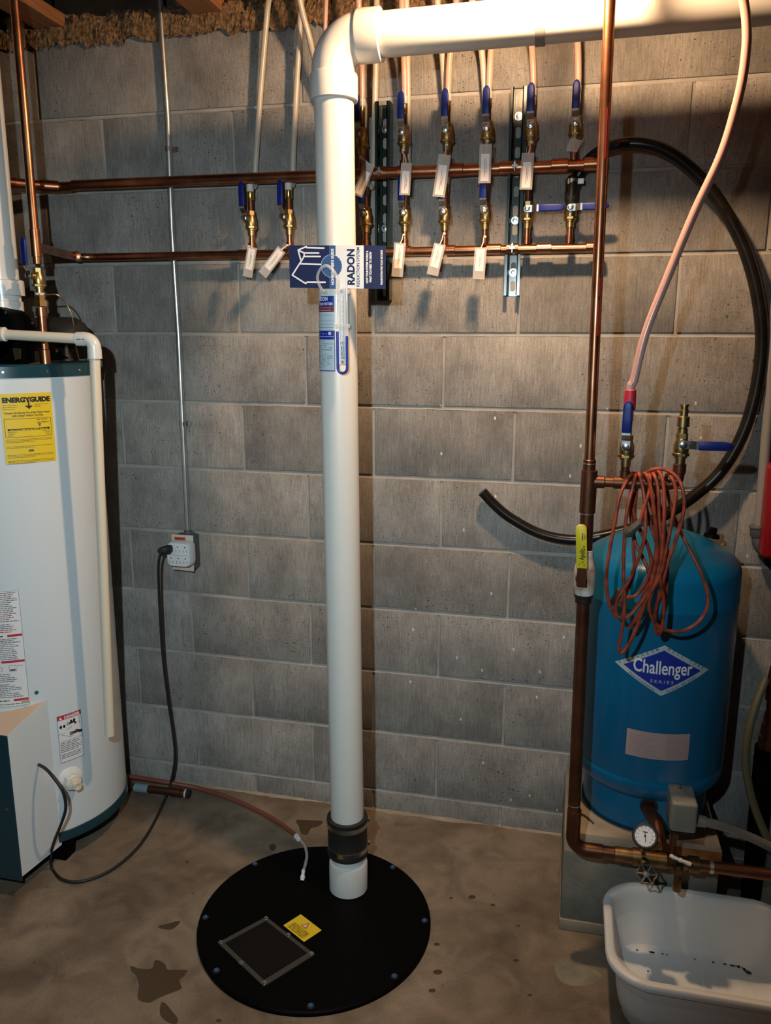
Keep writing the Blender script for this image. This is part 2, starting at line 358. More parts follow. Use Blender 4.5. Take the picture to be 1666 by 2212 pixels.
# ---------------------------------------------------------------- block wall
BH, BL, Z0 = 0.2044, 0.4064, 2.1171
MJ = 0.010
b = B(); b.span((-1.45, 0.0022, -0.05), (2.25, 0.20, Z0+BH-0.001)); wall = b.build('wall_back', MT['mortar'], smooth=0); tag(wall, kind='structure')
flush = {}
def block_mesh(w, h, key):
    if key in flush: return flush[key]
    bb = B(); bb.box((0, 0.048, 0), (w, 0.1, h)); o = bb.build('concrete_block', MT['block'], wall, smooth=50, bevel=0.0022, seg=2); flush[key] = o; return o
for r in range(-1, 11):
    zt, zb = Z0-r*BH, Z0-(r+1)*BH
    if zb < 0: zb = -0.03
    off = 0.0 if r % 2 == 0 else 0.5
    for i in range(-4, 6):
        x0, x1 = max(-1.45, (i+off)*BL), min(2.25, (i+1+off)*BL)
        if x1-x0 < 0.03: continue
        w, h = x1-x0-MJ*0.8, zt-zb-MJ
        key = (round(w, 3), round(h, 3)); first = key not in flush
        o = block_mesh(w, h, key)
        if not first: o = o.copy(); COL.objects.link(o)
        o.location = V(((x0+x1)/2, rng.uniform(-0.0008, 0.0012)-0.000, (zt+zb)/2))
        o.rotation_euler = (rng.uniform(-.002, .002), 0, rng.uniform(-.001, .001))
for r in range(0, 11):
    zc = Z0-r*BH; bb = B(); vs = []; n = 185; sd = r*3.7
    for i in range(n+1):
        x = -1.45+3.7*i/n; w1 = 0.0009*noise.noise(V((x*30, sd, 0))); w2 = 0.0014*noise.noise(V((x*22, sd, 5)))+0.0006*noise.noise(V((x*120, sd, 9)))
        vs += [(x, 0.0075, zc+0.0064+w1), (x, 0.0045, zc+0.001), (x, -0.0012-abs(w2)*0.5, zc-0.0056+w2), (x, 0.004, zc-0.0068+w2)]
    bb.add(vs, [(4*i+j, 4*i+j+1, 4*i+j+5, 4*i+j+4) for i in range(n) for j in range(3)]); bb.build('bed_joint', MT['mortar'], wall, smooth=60, recalc=False)
# ---------------------------------------------------------------- floor
b = B(); b.span((-3.2, -4.2, -0.12), (3.6, 0.1, 0)); floor = b.build('floor', MT['floor'], smooth=0); tag(floor, kind='structure')
def blot(pts, name, m, lift=0.0012):
    P = [aZ(x, y, 0) for x, y in pts]; P = spl(P, 4, closed=True)
    c = sum(P, V())/len(P); bb = B()
    bb.add([c+V((0, 0, lift))]+[p+V((0, 0, 0.0004)) for p in P], [(0, i+1, (i+1) % len(P)+1) for i in range(len(P))])
    return bb.build(name, m, floor, smooth=0, recalc=False)
blot([(283,2087),(298,2092),(315,2094),(330,2090),(334,2076),(343,2075),(357,2083),(362,2094),(385,2095),(404,2096),(398,2108),(388,2118),(392,2135),(378,2142),(345,2155),(322,2166),(298,2158),(300,2130),(294,2108),(284,2098)], 'damp_patch', MT['stain'])
blot([(342,2001),(365,1995),(388,1989),(386,1997),(370,2008),(350,2006)], 'damp_patch', MT['stain'])
blot([(348,2167),(358,2168),(372,2185),(384,2200),(380,2212),(362,2208),(346,2192)], 'damp_patch', MT['stain'])
blot([(640,1772),(665,1772),(697,1774),(690,1784),(672,1790),(664,1803),(650,1800),(646,1786)], 'damp_patch', MT['stain'])
blot([(582,1826),(594,1824),(596,1834),(586,1838)], 'damp_patch', MT['stain'])
blot([(1203,2085),(1225,2078),(1255,2082),(1290,2098),(1300,2112),(1275,2128),(1235,2130),(1210,2118),(1200,2100)], 'mineral_patch', MT['mineral'])
for x, y, s in [(1020,1938,6),(944,2040,5),(946,2100,8),(934,2140,6),(402,2098,3),(473,2205,5),(1065,1955,4),(975,1940,3),(1115,2075,5),(1120,2000,3),(404,1862,3),(418,1930,2),(1145,2150,4)]:
    blot([(x+s*math.cos(a)*1.3, y+s*math.sin(a)*0.7) for a in [k*1.0472 for k in range(6)]], 'damp_spot', MT['stain'])
# ragged mortar lip where wall meets floor
b = B(); 
xs = [-1.4+i*0.02 for i in range(180)]
vs = []
for i, x in enumerate(xs):
    d = 0.010+0.014*noise.noise(V((x*7, 3, 0)))+0.007*noise.noise(V((x*40, 1, 0)))
    vs += [(x, 0.01, 0.012), (x, -max(0.002, d), 0.0005)]
b.add(vs, [(2*i, 2*i+1, 2*i+3, 2*i+2) for i in range(len(xs)-1)]); b.build('mortar_lip', MT['slab'], floor, smooth=0)

# ---------------------------------------------------------------- ceiling: subfloor, joists, lamp
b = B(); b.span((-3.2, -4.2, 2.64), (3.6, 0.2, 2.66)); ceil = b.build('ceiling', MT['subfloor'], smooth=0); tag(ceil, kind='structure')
for i in range(-5, 7):
    xr = -0.011+i*0.4877
    fl = B(); fl.span((xr-0.09, -4.15, 2.356), (xr, -0.004, 2.392)); f = fl.build('joist', MT['wood'], ceil, smooth=0, bevel=0.001, seg=1)
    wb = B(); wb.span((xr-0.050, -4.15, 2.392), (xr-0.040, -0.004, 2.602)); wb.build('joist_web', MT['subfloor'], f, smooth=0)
    tf = B(); tf.span((xr-0.09, -4.15, 2.602), (xr, -0.004, 2.639)); tf.build('top_flange', MT['wood'], f, smooth=0)
b = B(); b.span((-1.45, 0.0, 2.3205), (2.25, 0.14, 2.356)); b.build('sill_plate', MT['wood'], ceil, smooth=0)
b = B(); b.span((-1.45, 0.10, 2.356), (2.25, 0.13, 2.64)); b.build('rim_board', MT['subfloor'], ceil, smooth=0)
# loose insulation heaped on the sill
nx, ny = 760, 22
vs = []
for i in range(nx+1):
    x = -1.4+3.6*i/nx
    rise = 0.012+0.032*max(0.0, min(1, (x-0.0)/0.35))
    for j in range(ny+1):
        t = j/ny
        y = -0.012+0.16*max(0, t-0.35)/0.65; z = 2.306+(0.075+rise)*min(1, t/0.5)
        n = 0.018*noise.noise(V((x*16, t*4, 2)))+0.012*noise.noise(V((x*55, t*11, 7)))+0.007*noise.noise(V((x*150, t*30, 1)))
        vs.append((x, y-0.6*n-0.004, z+n+ (0.006*noise.noise(V((x*30, 5, 5))) if j == 0 else 0)))
b = B(); b.add(vs, [(i*(ny+1)+j, (i+1)*(ny+1)+j, (i+1)*(ny+1)+j+1, i*(ny+1)+j+1) for i in range(nx) for j in range(ny)])
o = b.build('loose_insulation', MT['insul'], smooth=0, recalc=False); tag(o, 'loose brown insulation heaped along the top of the block wall', 'insulation', kind='stuff')
# bulb in a porcelain holder under the joists (just above the frame)
lamp = thing('ceiling_lamp', BULB+V((0, 0, 0.106)), 'warm bulb in white porcelain holder under the joists', 'lamp')
b = B(); b.lathe(BULB+V((0, 0, 0.106)), (0, 0, -1), [(0, 0.052), (0.012, 0.052), (0.022, 0.036), (0.052, 0.026)], 32); b.build('lamp_holder', MT['white_plastic'], lamp)
b = B(); b.lathe(BULB+V((0, 0, 0.056)), (0, 0, -1), [(0, 0.014), (0.012, 0.016), (0.040, 0.032), (0.048, 0.034)], 32); b.build('bulb_neck', MT['white_plastic'], lamp)
b = B(); b.lathe(BULB+V((0, 0, 0.008)), (0, 0, -1), [(0, 0.034), (0.012, 0.034), (0.022, 0.031), (0.030, 0.024), (0.035, 0.014), (0.037, 0.002)], 32)
b.build('bulb_dome', mat('glowing_dome', (1, 1, 1), 0.5, emit=BULB_COL, estr=BULB_STR), lamp)

# ---------------------------------------------------------------- radon pipe
RP = 0.0445
base = V((0.433, -0.398, 0.0)); top = V((0.412, -0.400, 2.135))
def rax(z): return base+(top-base)*(z/2.135)
pipe = thing('vent_pipe', base, 'tall white plastic vent pipe rising from black sump lid and turning right', 'pipe')
b = B(); b.lathe(rax(0.015), (0, 0, 1), [(0, 0.0525), (0.078, 0.0525), (0.084, 0.050), (0.086, 0.046)], 48); b.build('lower_hub', MT['pvc2'], pipe)
b = B(); b.tube([rax(0.09), rax(0.14)], 0.0455, 48); b.build('bushing', MT['pvc2'], pipe)
b = B(); b.tube([rax(0.14), rax(2.03)], RP, 56); b.build('upright_pipe', MT['pvc'], pipe)
b = B(); b.lathe(rax(0.122), top-base, [(0, 0.0475), (0.001, 0.0545), (0.008, 0.0555), (0.012, 0.0535), (0.098, 0.0535), (0.102, 0.0555), (0.110, 0.0545), (0.111, 0.0475)], 56); rc = b.build('rubber_coupling', MT['rubber'], pipe)
for z in (0.136, 0.208):
    b = B(); b.lathe(rax(z), top-base, [(0, 0.0536), (0, 0.0552), (0.013, 0.0552), (0.013, 0.0536)], 56); b.build('clamp_band', MT['steel'], rc)
    b = B(); b.box(rax(z+0.0065)+V((0.05, 0.026, 0)), (0.014, 0.012, 0.012)); b.build('clamp_screw', MT['steel'], rc, bevel=0.002)
zz = 2.135; hx = 0.470
b = B(); b.lathe(rax(2.008), (0, 0, 1), [(0, 0.046), (0.001, 0.0535), (0.050, 0.0535), (0.054, 0.052), (0.056, 0.048)], 56); b.build('elbow_hub', MT['pvc2'], pipe)
arc = []; Rb = 0.066; cx0 = rax(2.07).x+Rb
for k in range(17):
    a = PI/2*k/16; arc.append(V((cx0-Rb*math.cos(a), -0.400, 2.069+Rb*math.sin(a))))
b = B(); b.tube([V((arc[0].x, -0.4, 2.05))]+arc+[V((hx+0.015, -0.4, zz))], 0.0485, 56); b.build('elbow', MT['pvc2'], pipe)
b = B(); b.lathe((hx, -0.4, zz), (1, 0, 0), [(0, 0.048), (0.002, 0.0525), (0.006, 0.0535), (0.052, 0.0535), (0.053, 0.046)], 56); b.build('elbow_hub', MT['pvc2'], pipe)
b = B(); b.tube([(hx+0.03, -0.4, zz), (2.2, -0.4, zz+0.012)], RP, 56); b.build('level_pipe', MT['pvc'], pipe)
b = B(); b.lathe((0.852, -0.4, zz+0.001), (1, 0, 0), [(0, 0.0446), (0, 0.0462), (0.020, 0.0462), (0.020, 0.0446)], 48)
b.span((0.852, -0.412, zz+0.044), (0.872, -0.388, 2.356)); b.build('hanger_strap', MT['grey_pvc'], pipe)
# system sticker wrapped on the pipe
ph0, zt_ = aC(690.5, 640, rax(1.6).x, rax(1.6).y, RP); ph1, _ = aC(722, 640, rax(1.6).x, rax(1.6).y, RP); _, zb_ = aC(712, 802, rax(1.5).x, rax(1.5).y, RP)
Wl = (ph1-ph0)*RP+0.045; Hl = zt_-zb_
cxp, cyp = rax((zt_+zb_)/2).x, rax((zt_+zb_)/2).y
P = Print(on_cyl(cxp, cyp, RP, ph1-Wl/RP, zb_))
P.rect('pale', 0, 0, Wl, Hl, 0); P.rect('royal', 0.002, Hl-0.022, Wl-0.001, Hl, 1); P.rect('maroon', 0.002, Hl-0.036, Wl-0.001, Hl-0.022, 1)
P.text('white', 'RADON', Wl-0.034, Hl-0.0105, 0.0115, 0.0004, align='CENTER', fit=0.034); P.text('white', 'REDUCTION SYSTEM', Wl-0.038, Hl-0.0205, 0.008, 0.0002, fit=0.066)
for yy in (0.0255, 0.031): P.fine('pale', 0.006, Wl-0.004, Hl-yy-0.0015, 0.0016, rng, 0.95)
for yy in (0.043, 0.056, 0.064, 0.071): P.rect('ink', 0.004, Hl-yy, Wl-0.003, Hl-yy+0.0006, 1)
P.rect('royal', 0.0, 0.0, Wl, Hl-0.078, 1); P.rect('pale', 0.002, 0.002, Wl-0.0015, Hl-0.098, 2); P.rect('white', Wl-0.016, Hl-0.0875, Wl-0.009, Hl-0.0805, 2); P.fine('pale', 0.01, Wl-0.02, Hl-0.086, 0.003, rng)
P.rect('pale', 0.003, Hl-0.092, Wl-0.003, Hl-0.091, 2)
yy = Hl-0.104
while yy > 0.006:
    P.fine('ink', 0.004, Wl-0.004, yy, 0.0024, rng, rng.uniform(0.65, 1), 3); yy -= 0.0046
P.build('pale', pipe, K, 'system_sticker')
# faint stamp on the elbow hub
P = Print(on_plane(V((hx+0.018, -0.4537, zz+0.008)), V((0, 0, 1)), V((-1, 0, 0)), 0.0001)); 
# ---------------------------------------------------------------- manometer
m0 = aY(739, 625, -0.462); m1 = aY(741, 812, -0.462)
mano = thing('manometer', m1, 'clear U tube gauge with blue liquid and white scale on the vent pipe', 'gauge')
ex = V((1, 0, 0)); up = (m0-m1).normalized(); YM = -0.462
def mp_(px, py): return aY(px, py, YM)
xl, xr_ = aY(729, 720, YM).x, aY(749.5, 720, YM).x
zbU = aY(741, 806, YM).z; ztU = aY(738, 600, YM).z; zl = aY(730, 716, YM).z; zr = aY(748, 726, YM).z
dx = (m0.x-m1.x)/(m0.z-m1.z)
def um(x, z): return V((x+dx*(z-aY(739, 720, YM).z), YM, z))
r_ = (xr_-xl)/2
ub = [um(xl+r_-r_*math.cos(a), zbU+r_-r_*math.sin(a)) for a in [PI*k/14 for k in range(15)]]
b = B(); b.tube([um(xl, ztU-0.012)]+ub+[um(xr_, ztU)], 0.0030, 12); b.build('u_tube', MT['clear2'], mano)
b = B(); b.tube([um(xl, zl)]+ub+[um(xr_, zr)], 0.00315, 12); b.build('blue_liquid', K['royal'], mano)
b = B(); b.add([um(xl+0.002, zbU+0.02)+V((0, 0.004, 0)), um(xr_-0.002, zbU+0.02)+V((0, 0.004, 0)), um(xr_-0.002, ztU-0.028)+V((0, 0.004, 0)), um(xl+0.002, ztU-0.028)+V((0, 0.004, 0))], [(0, 1, 2, 3)])
bb = B(); bb.prism([um(xl+0.003, zbU+0.020)+V((0, 0.001, 0)), um(xr_-0.003, zbU+0.020)+V((0, 0.001, 0)), um(xr_-0.003, ztU-0.022)+V((0, 0.001, 0)), um(xl+0.003, ztU-0.022)+V((0, 0.001, 0))], (0, 0.003, 0)); card = bb.build('scale_card', K['white'], mano, smooth=0)
bb = B()
for z_ in (ztU-0.030, zl+0.012): bb.box(um((xl+xr_)/2, z_)+V((0, 0.004, 0)), (xr_-xl+0.012, 0.009, 0.010))
bb.build('holder_clip', MT['clear2'], mano, bevel=0.002)
P = Print(lambda x, y, l: um((xl+xr_)/2+x, zbU+0.02+y)+V((0, -0.0002-l*0.0002, 0)))
Hc = (ztU-0.022)-(zbU+0.020); zs0 = 0.055
for i in range(int((Hc-zs0-0.014)/0.0021)):
    y_ = zs0+i*0.0021; L_ = 0.0022 if i % 5 else 0.0034
    P.rect('ink', -0.0052, y_, -0.0052+L_, y_+0.0006, 1, 1); P.rect('ink', 0.0052-L_, y_, 0.0052, y_+0.0006, 1, 1)
    if i % 9 == 4: P.text('ink', str(i//9), 0, y_-0.001, 0.0035, 0, rot=-PI/2)
P.text('black', 'MANOMETER', -0.0030, 0.026, 0.0052, 0.00008, rot=-PI/2, fit=0.028); P.text('black', 'RADON SYSTEM', 0.0022, 0.026, 0.0044, 0.00005, rot=-PI/2, fit=0.028)
for cc, rr in ((0.0475, 0.0045), (0.005, 0.0032), (Hc-0.007, 0.0032)):
    pts = [(rr*math.cos(a), cc+rr*math.sin(a)) for a in [2*PI*k/20 for k in range(21)]]; P.line('ink', pts, 0.0009)
    P.rect('ink', -0.0012, cc-0.002, 0.0012, cc+0.002, 1, 1)
P.build('none', mano, K)
for o in list(COL.objects):
    if o.name.startswith('print') and o.parent is None: o.parent = card; o.location = -(card.location+mano.location)
# clear hose looping from the gauge into the pipe
lp = [aY(730, 650, -0.466), aY(730, 622, -0.470), aY(729, 605, -0.474), aY(722, 587, -0.476), aY(706, 574, -0.476), aY(692, 582, -0.474), aY(686, 600, -0.470), aY(692, 620, -0.462), aY(700, 630, -0.452), aY(708, 632, -0.440)]
b = B(); b.tube(spl(lp, 6), 0.0034, 12); o = b.build('clear_tube', MT['clear2'], mano)
# ---------------------------------------------------------------- brochure
YB = -0.4545
O = aY(626.5, 621.5, YB); Ex = (aY(831, 624, YB)-O); bw = Ex.length; Ex.normalize(); Ey = V((0, 0, 1)); bh = (aY(626, 530, YB)-O).z
def bro(x, y, l):        # right third curls back towards the wall a little
    c = max(0, x-0.165); return O+Ex*x+Ey*y+V((0, -0.0003-0.00010*l+3.0*c*c, 0))
P = Print(bro); u = bw/205.0
def Xp(p): return (p-626)*u
def Yp(q): return (621-q)*u*0.985
P.rect('navy', 0, 0, Xp(727), bh, 0, 10); P.rect('mid', Xp(713), 0, Xp(727), bh, 1); P.rect('white', Xp(727), 0, Xp(787), bh, 0, 6); P.rect('navy', Xp(787), 0, bw, bh, 0, 8)
sc = [(Xp(718)+u*(22+ (1.2 if k % 2 else 0))*math.cos(a), Yp(576)+u*(22+(1.2 if k % 2 else 0))*math.sin(a)) for k, a in enumerate([2*PI*j/44 for j in range(44)])]
P.poly('mid', sc, 2); P.line('pale', sc+sc[:1], u*0.7, 3)
w_ = u*3.2
hsl = [[(664,539),(702,540)], [(646,544),(664,537)], [(646,544),(651,563)], [(646,544),(659,550),(659,557),(632,595),(661,612),(665,609),(704,609)], [(659,550),(691,550)], [(658,557),(694,557)], [(651,572),(695,573)]]
for li, ln in enumerate(hsl):
    q = [(Xp(a), Yp(c)) for a, c in ln]
    for si, (a, c) in enumerate(zip(q[:-1], q[1:])):
        P.line('white', [a, c], w_, 4+li*0.31+si*0.05)
    for qi, (a, c) in enumerate(q): P.poly('white', [(a+w_/2*math.cos(t_), c+w_/2*math.sin(t_)) for t_ in [k*PI/5 for k in range(10)]], 7+li*0.35+qi*0.04)
R9 = PI/2
P.text('white', "HOMEOWNER'S GUIDE", Xp(723), bh/2, 0.0085, 0.0004, rot=R9, lift=5, fit=0.078)
P.text('navy', 'RADON', Xp(767), bh/2, 0.0235, 0.0009, rot=R9, fit=0.077); P.text('navy', 'REDUCTION SYSTEM', Xp(778), bh/2, 0.0095, 0.0001, rot=R9, fit=0.084)
P.text('white', 'HOW YOUR SYSTEM WORKS &', Xp(796), bh/2, 0.0068, 0.0003, rot=R9, fit=0.070); P.text('white', 'WHAT YOU NEED TO KNOW', Xp(803), bh/2, 0.0068, 0.0003, rot=R9, fit=0.066)
P.text('white', 'PLEASE RETAIN FOR YOUR RECORDS', Xp(825), bh/2, 0.0058, 0.0002, rot=R9, fit=0.074)
bt = thing('brochure', O, 'navy and white folded radon brochure hanging sideways across the vent pipe', 'brochure')
b = B(); n = 24
for i in range(n):
    x0, x1 = bw*i/n, bw*(i+1)/n
    b.prism([bro(x0, 0, -1), bro(x1, 0, -1), bro(x1, bh, -1), bro(x0, bh, -1)], (0, 0.0012, 0))
sheet = b.build('paper', K['navy'], bt, smooth=0)
P.build('none', bt, K)
for o in list(COL.objects):
    if o.name.startswith('print') and o.parent is None: o.parent = sheet; o.location = -O

# ---------------------------------------------------------------- sump lid
LC = V((0.379, -0.531, 0)); LR = 0.302
lid = thing('sump_lid', LC, 'large round black sump lid screwed to the concrete floor', 'lid')
b = B(); b.lathe(LC, (0, 0, 1), [(0.0003, LR), (0.009, LR), (0.012, LR-0.004), (0.0125, LR-0.02)], 96); disc = b.build('lid_disc', MT['black'], lid)
for x, y in [(435,1983),(453,2106),(556,1872),(842,1879),(916,1990),(857,2114),(671,2180)]:
    p = aZ(x, y, 0.0125); d = (p-LC); d.z = 0; p = LC+d.normalized()*(LR-0.016)+V((0, 0, 0.0125))
    b = B(); b.lathe(p, (0, 0, 1), [(0, 0.009), (0.002, 0.0088)], 16); wsh = b.build('washer', MT['dark'], lid)
    b = B(); b.lathe(p+V((0, 0, 0.002)), (0, 0, 1), [(0, 0.0062), (0.003, 0.006), (0.004, 0.0045)], 6); b.build('blue_screw', K['mid'], wsh)
C4 = [aZ(575, 1980, 0.016), aZ(680, 2061, 0.016), aZ(570, 2130, 0.016), aZ(471, 2036, 0.016)]
cc = sum(C4, V())/4
b = B(); b.prism([p-V((0, 0, 0.0035)) for p in C4], (0, 0, 0.0035)); fr = b.build('window_gasket', MT['plate_edge'], lid, smooth=0)
b = B(); b.prism([cc+(p-cc)*0.84 for p in C4], (0, 0, 0.0022)); b.build('window_pane', MT['black_plate'], fr, smooth=0)
for x, y in [(575,1984),(477,2036),(571,2123),(673,2060),(623,2020),(521,2080)]:
    p = aZ(x, y, 0.0165); b = B(); b.lathe(p, (0, 0, 1), [(0, 0.0062), (0.001, 0.0062), (0.0011, 0.0045), (0.004, 0.004), (0.0046, 0.002)], 14); b.build('pan_screw', MT['steel'], fr)
q = [aZ(612, 1999, 0.0132), aZ(657, 2035, 0.0132), aZ(695, 2011, 0.0132), aZ(650, 1975, 0.0132)]
ex_ = (q[1]-q[0]); ey_ = (q[3]-q[0]); lw, lh = ex_.length, ey_.length
P = Print(on_plane(q[0], ex_.normalized(), ey_.normalized(), 0.0003))
P.rect('yellow', 0, 0, lw, lh, 0)
# text runs along the longer side facing the camera's lower left
for i, s_ in enumerate(['THIS IS PART OF A RADON', 'REDUCTION SYSTEM', 'DO NOT TAMPER WITH', 'OR DISCONNECT']):
    P.text('khaki', s_, lw/2, lh*(0.40-i*0.105), 0.0062, 0.0003, fit=lw*0.72)
tri = [(lw/2-0.011, lh*0.55), (lw/2+0.011, lh*0.55), (lw/2, lh*0.92)]
P.poly('red', tri, 1); P.poly('white', [(lw/2+(x-lw/2)*0.62, lh*0.65+(y-lh*0.65)*0.62) for x, y in tri], 2); P.rect('black', lw/2-0.0006, lh*0.60, lw/2+0.0006, lh*0.76, 3, 1)
P.build('yellow', lid, K, 'warning_label')

# ---------------------------------------------------------------- copper manifolds
YH, YL = -0.058, -0.055
ZU, ZL = 1.921, 1.7235
man = thing('copper_manifold', (0.98, YH, ZU), 'thicker upper copper manifold pipe running level along the wall', 'pipe')
ul = [V((-1.02, -0.55, ZU)), V((-0.56, -0.085, ZU)), V((-0.525, YH, ZU)), V((-0.48, YH, ZU))]
b = B(); b.tube(spl(ul, 5), 0.0143, 20); b.tube([V((-0.48, YH, ZU+0.003)), V((1.02, YH, ZU-0.002))], 0.0143, 24); b.build('pipe_run', MT['copper'], man)
def collar(p, ax, r, L, m, par, name='coupling'):
    bb = B(); bb.lathe(V(p)-V(ax).normalized()*L/2, ax, [(0, r-0.0015), (0.001, r), (L-0.001, r), (L, r-0.0015)], 24); return bb.build(name, m, par)
for x in (0.505, 0.64, 0.775, 0.905, 0.985, 0.42): collar((x, YH, ZU), (1, 0, 0), 0.0165, 0.042, MT['copper'], man, 'tee')
collar((-0.545, -0.075, ZU), (1, 0.7, 0), 0.017, 0.05, MT['copper'], man, 'elbow'); collar((-0.70, -0.228, ZU), (1, 1, 0), 0.019, 0.05, MT['brass'], man, 'union')
hp = aY(95, 740, -0.38)          # hot pipe axis above the heater
man2 = thing('copper_manifold', (0.98, YL, ZL), 'thinner lower copper manifold pipe running level along the wall', 'pipe')
ll = [V((hp.x+0.002, -0.378, ZL-0.006)), V((-0.47, -0.095, ZL)), V((-0.452, YL-0.01, ZL)), V((-0.43, YL, ZL)), V((-0.40, YL, ZL))]
b = B(); b.tube(spl(ll, 4), 0.0112, 20); b.tube([V((-0.41, YL, ZL)), V((1.02, YL, ZL-0.003))], 0.0112, 24); b.build('pipe_run', MT['copper'], man2)
for x in (0.045, 0.16, 0.39, 0.505, 0.625, 0.745, 0.875, 1.0): collar((x, YL, ZL-0.001), (1, 0, 0), 0.0135, 0.038, MT['copper'] if x < 0.5 else MT['copper_new'], man2, 'tee')
collar((-0.465, -0.085, ZL), (1, -2.5, 0), 0.0138, 0.035, MT['copper'], man2, 'elbow')
# strut channels
def strut(px, y0, y1, lab):
    xc = aY(px, (y0+y1)/2, -0.041).x; z1 = aY(px, y0, -0.041).z; z0 = aY(px, y1, -0.041).z
    t = thing('strut_channel', (xc, -0.0005, z0), lab, 'bracket', 'strut channels holding the copper manifolds')
    h = 0.0205; th = 0.0026
    b = B(); b.span((xc-h, -th-0.0005, z0), (xc+h, -0.0005, z1)); back = b
    for sgn in (-1, 1):
        b.span((xc+sgn*h, -0.041, z0), (xc+sgn*(h-th), -th, z1)); b.span((xc+sgn*(h-th), -0.041, z0), (xc+sgn*(h-0.0095), -0.041+th, z1)); b.span((xc+sgn*(h-0.0095), -0.041, z0), (xc+sgn*(h-0.0095+th), -0.034, z1))
    ch = b.build('channel', MT['strut'], t, smooth=0)
    n = int((z1-z0)/0.048)
    for i in range(n+1):
        z = z0+0.026+i*0.048
        if z > z1-0.02: break
        bb = B(); pts = [V((xc+0.0068*math.cos(a)*1.0, -th-0.0009, z+(0.007 if math.sin(a) > 0 else -0.007)+0.0068*math.sin(a))) for a in [2*PI*k/16 for k in range(16)]]
        bb.add(pts, [tuple(range(16))]); bb.build('slot', MT['mortar'], ch, smooth=0)
    for f in (0.12, 0.62, 0.88):
        z = z1-(z1-z0)*f; bb = B(); bb.lathe((xc, -th-0.001, z), (0, -1, 0), [(0, 0.0105), (0.002, 0.0105)], 20); bb.lathe((xc, -th-0.003, z), (0, -1, 0), [(0, 0.007), (0.005, 0.007), (0.0055, 0.004)], 6); bb.build('bolt', MT['steel'], t)
    for zc, yc, rr in ((ZU, YH, 0.0143), (ZL, YL, 0.0112)):
        bb = B(); 
        pr = [V((xc, yc, zc))+V((0, math.sin(a), math.cos(a)))*(rr+0.0012) for a in [2*PI*k/20 for k in range(20)]]
        R = []
        for k in range(20):
            a = 2*PI*k/20; d = V((0, math.sin(a), math.cos(a))); c = V((xc, yc, zc))
            R.append([c+d*(rr+0.0003)+V((-0.015, 0, 0)), c+d*(rr+0.0022)+V((-0.015, 0, 0)), c+d*(rr+0.0022)+V((0.015, 0, 0)), c+d*(rr+0.0003)+V((0.015, 0, 0))])
        bb.rings(R, closed=True); cl = bb.build('pipe_clamp', MT['copper'], t)
        bb = B(); bb.box((xc, yc-rr-0.004, zc), (0.014, 0.010, 0.006)); bb.lathe((xc, yc-rr-0.006, zc-0.012), (0, 0, 1), [(0, 0.0028), (0.024, 0.0028)], 10); bb.lathe((xc, yc-rr-0.006, zc+0.004), (0, 0, 1), [(0, 0.0055), (0.004, 0.0055)], 6); bb.build('clamp_bolt', MT['steel'], cl)
strut(826, 218, 648, 'dark slotted steel channel just right of the white vent pipe')
strut(1113, 187, 638, 'dark slotted steel channel between the fourth and fifth upper valves')

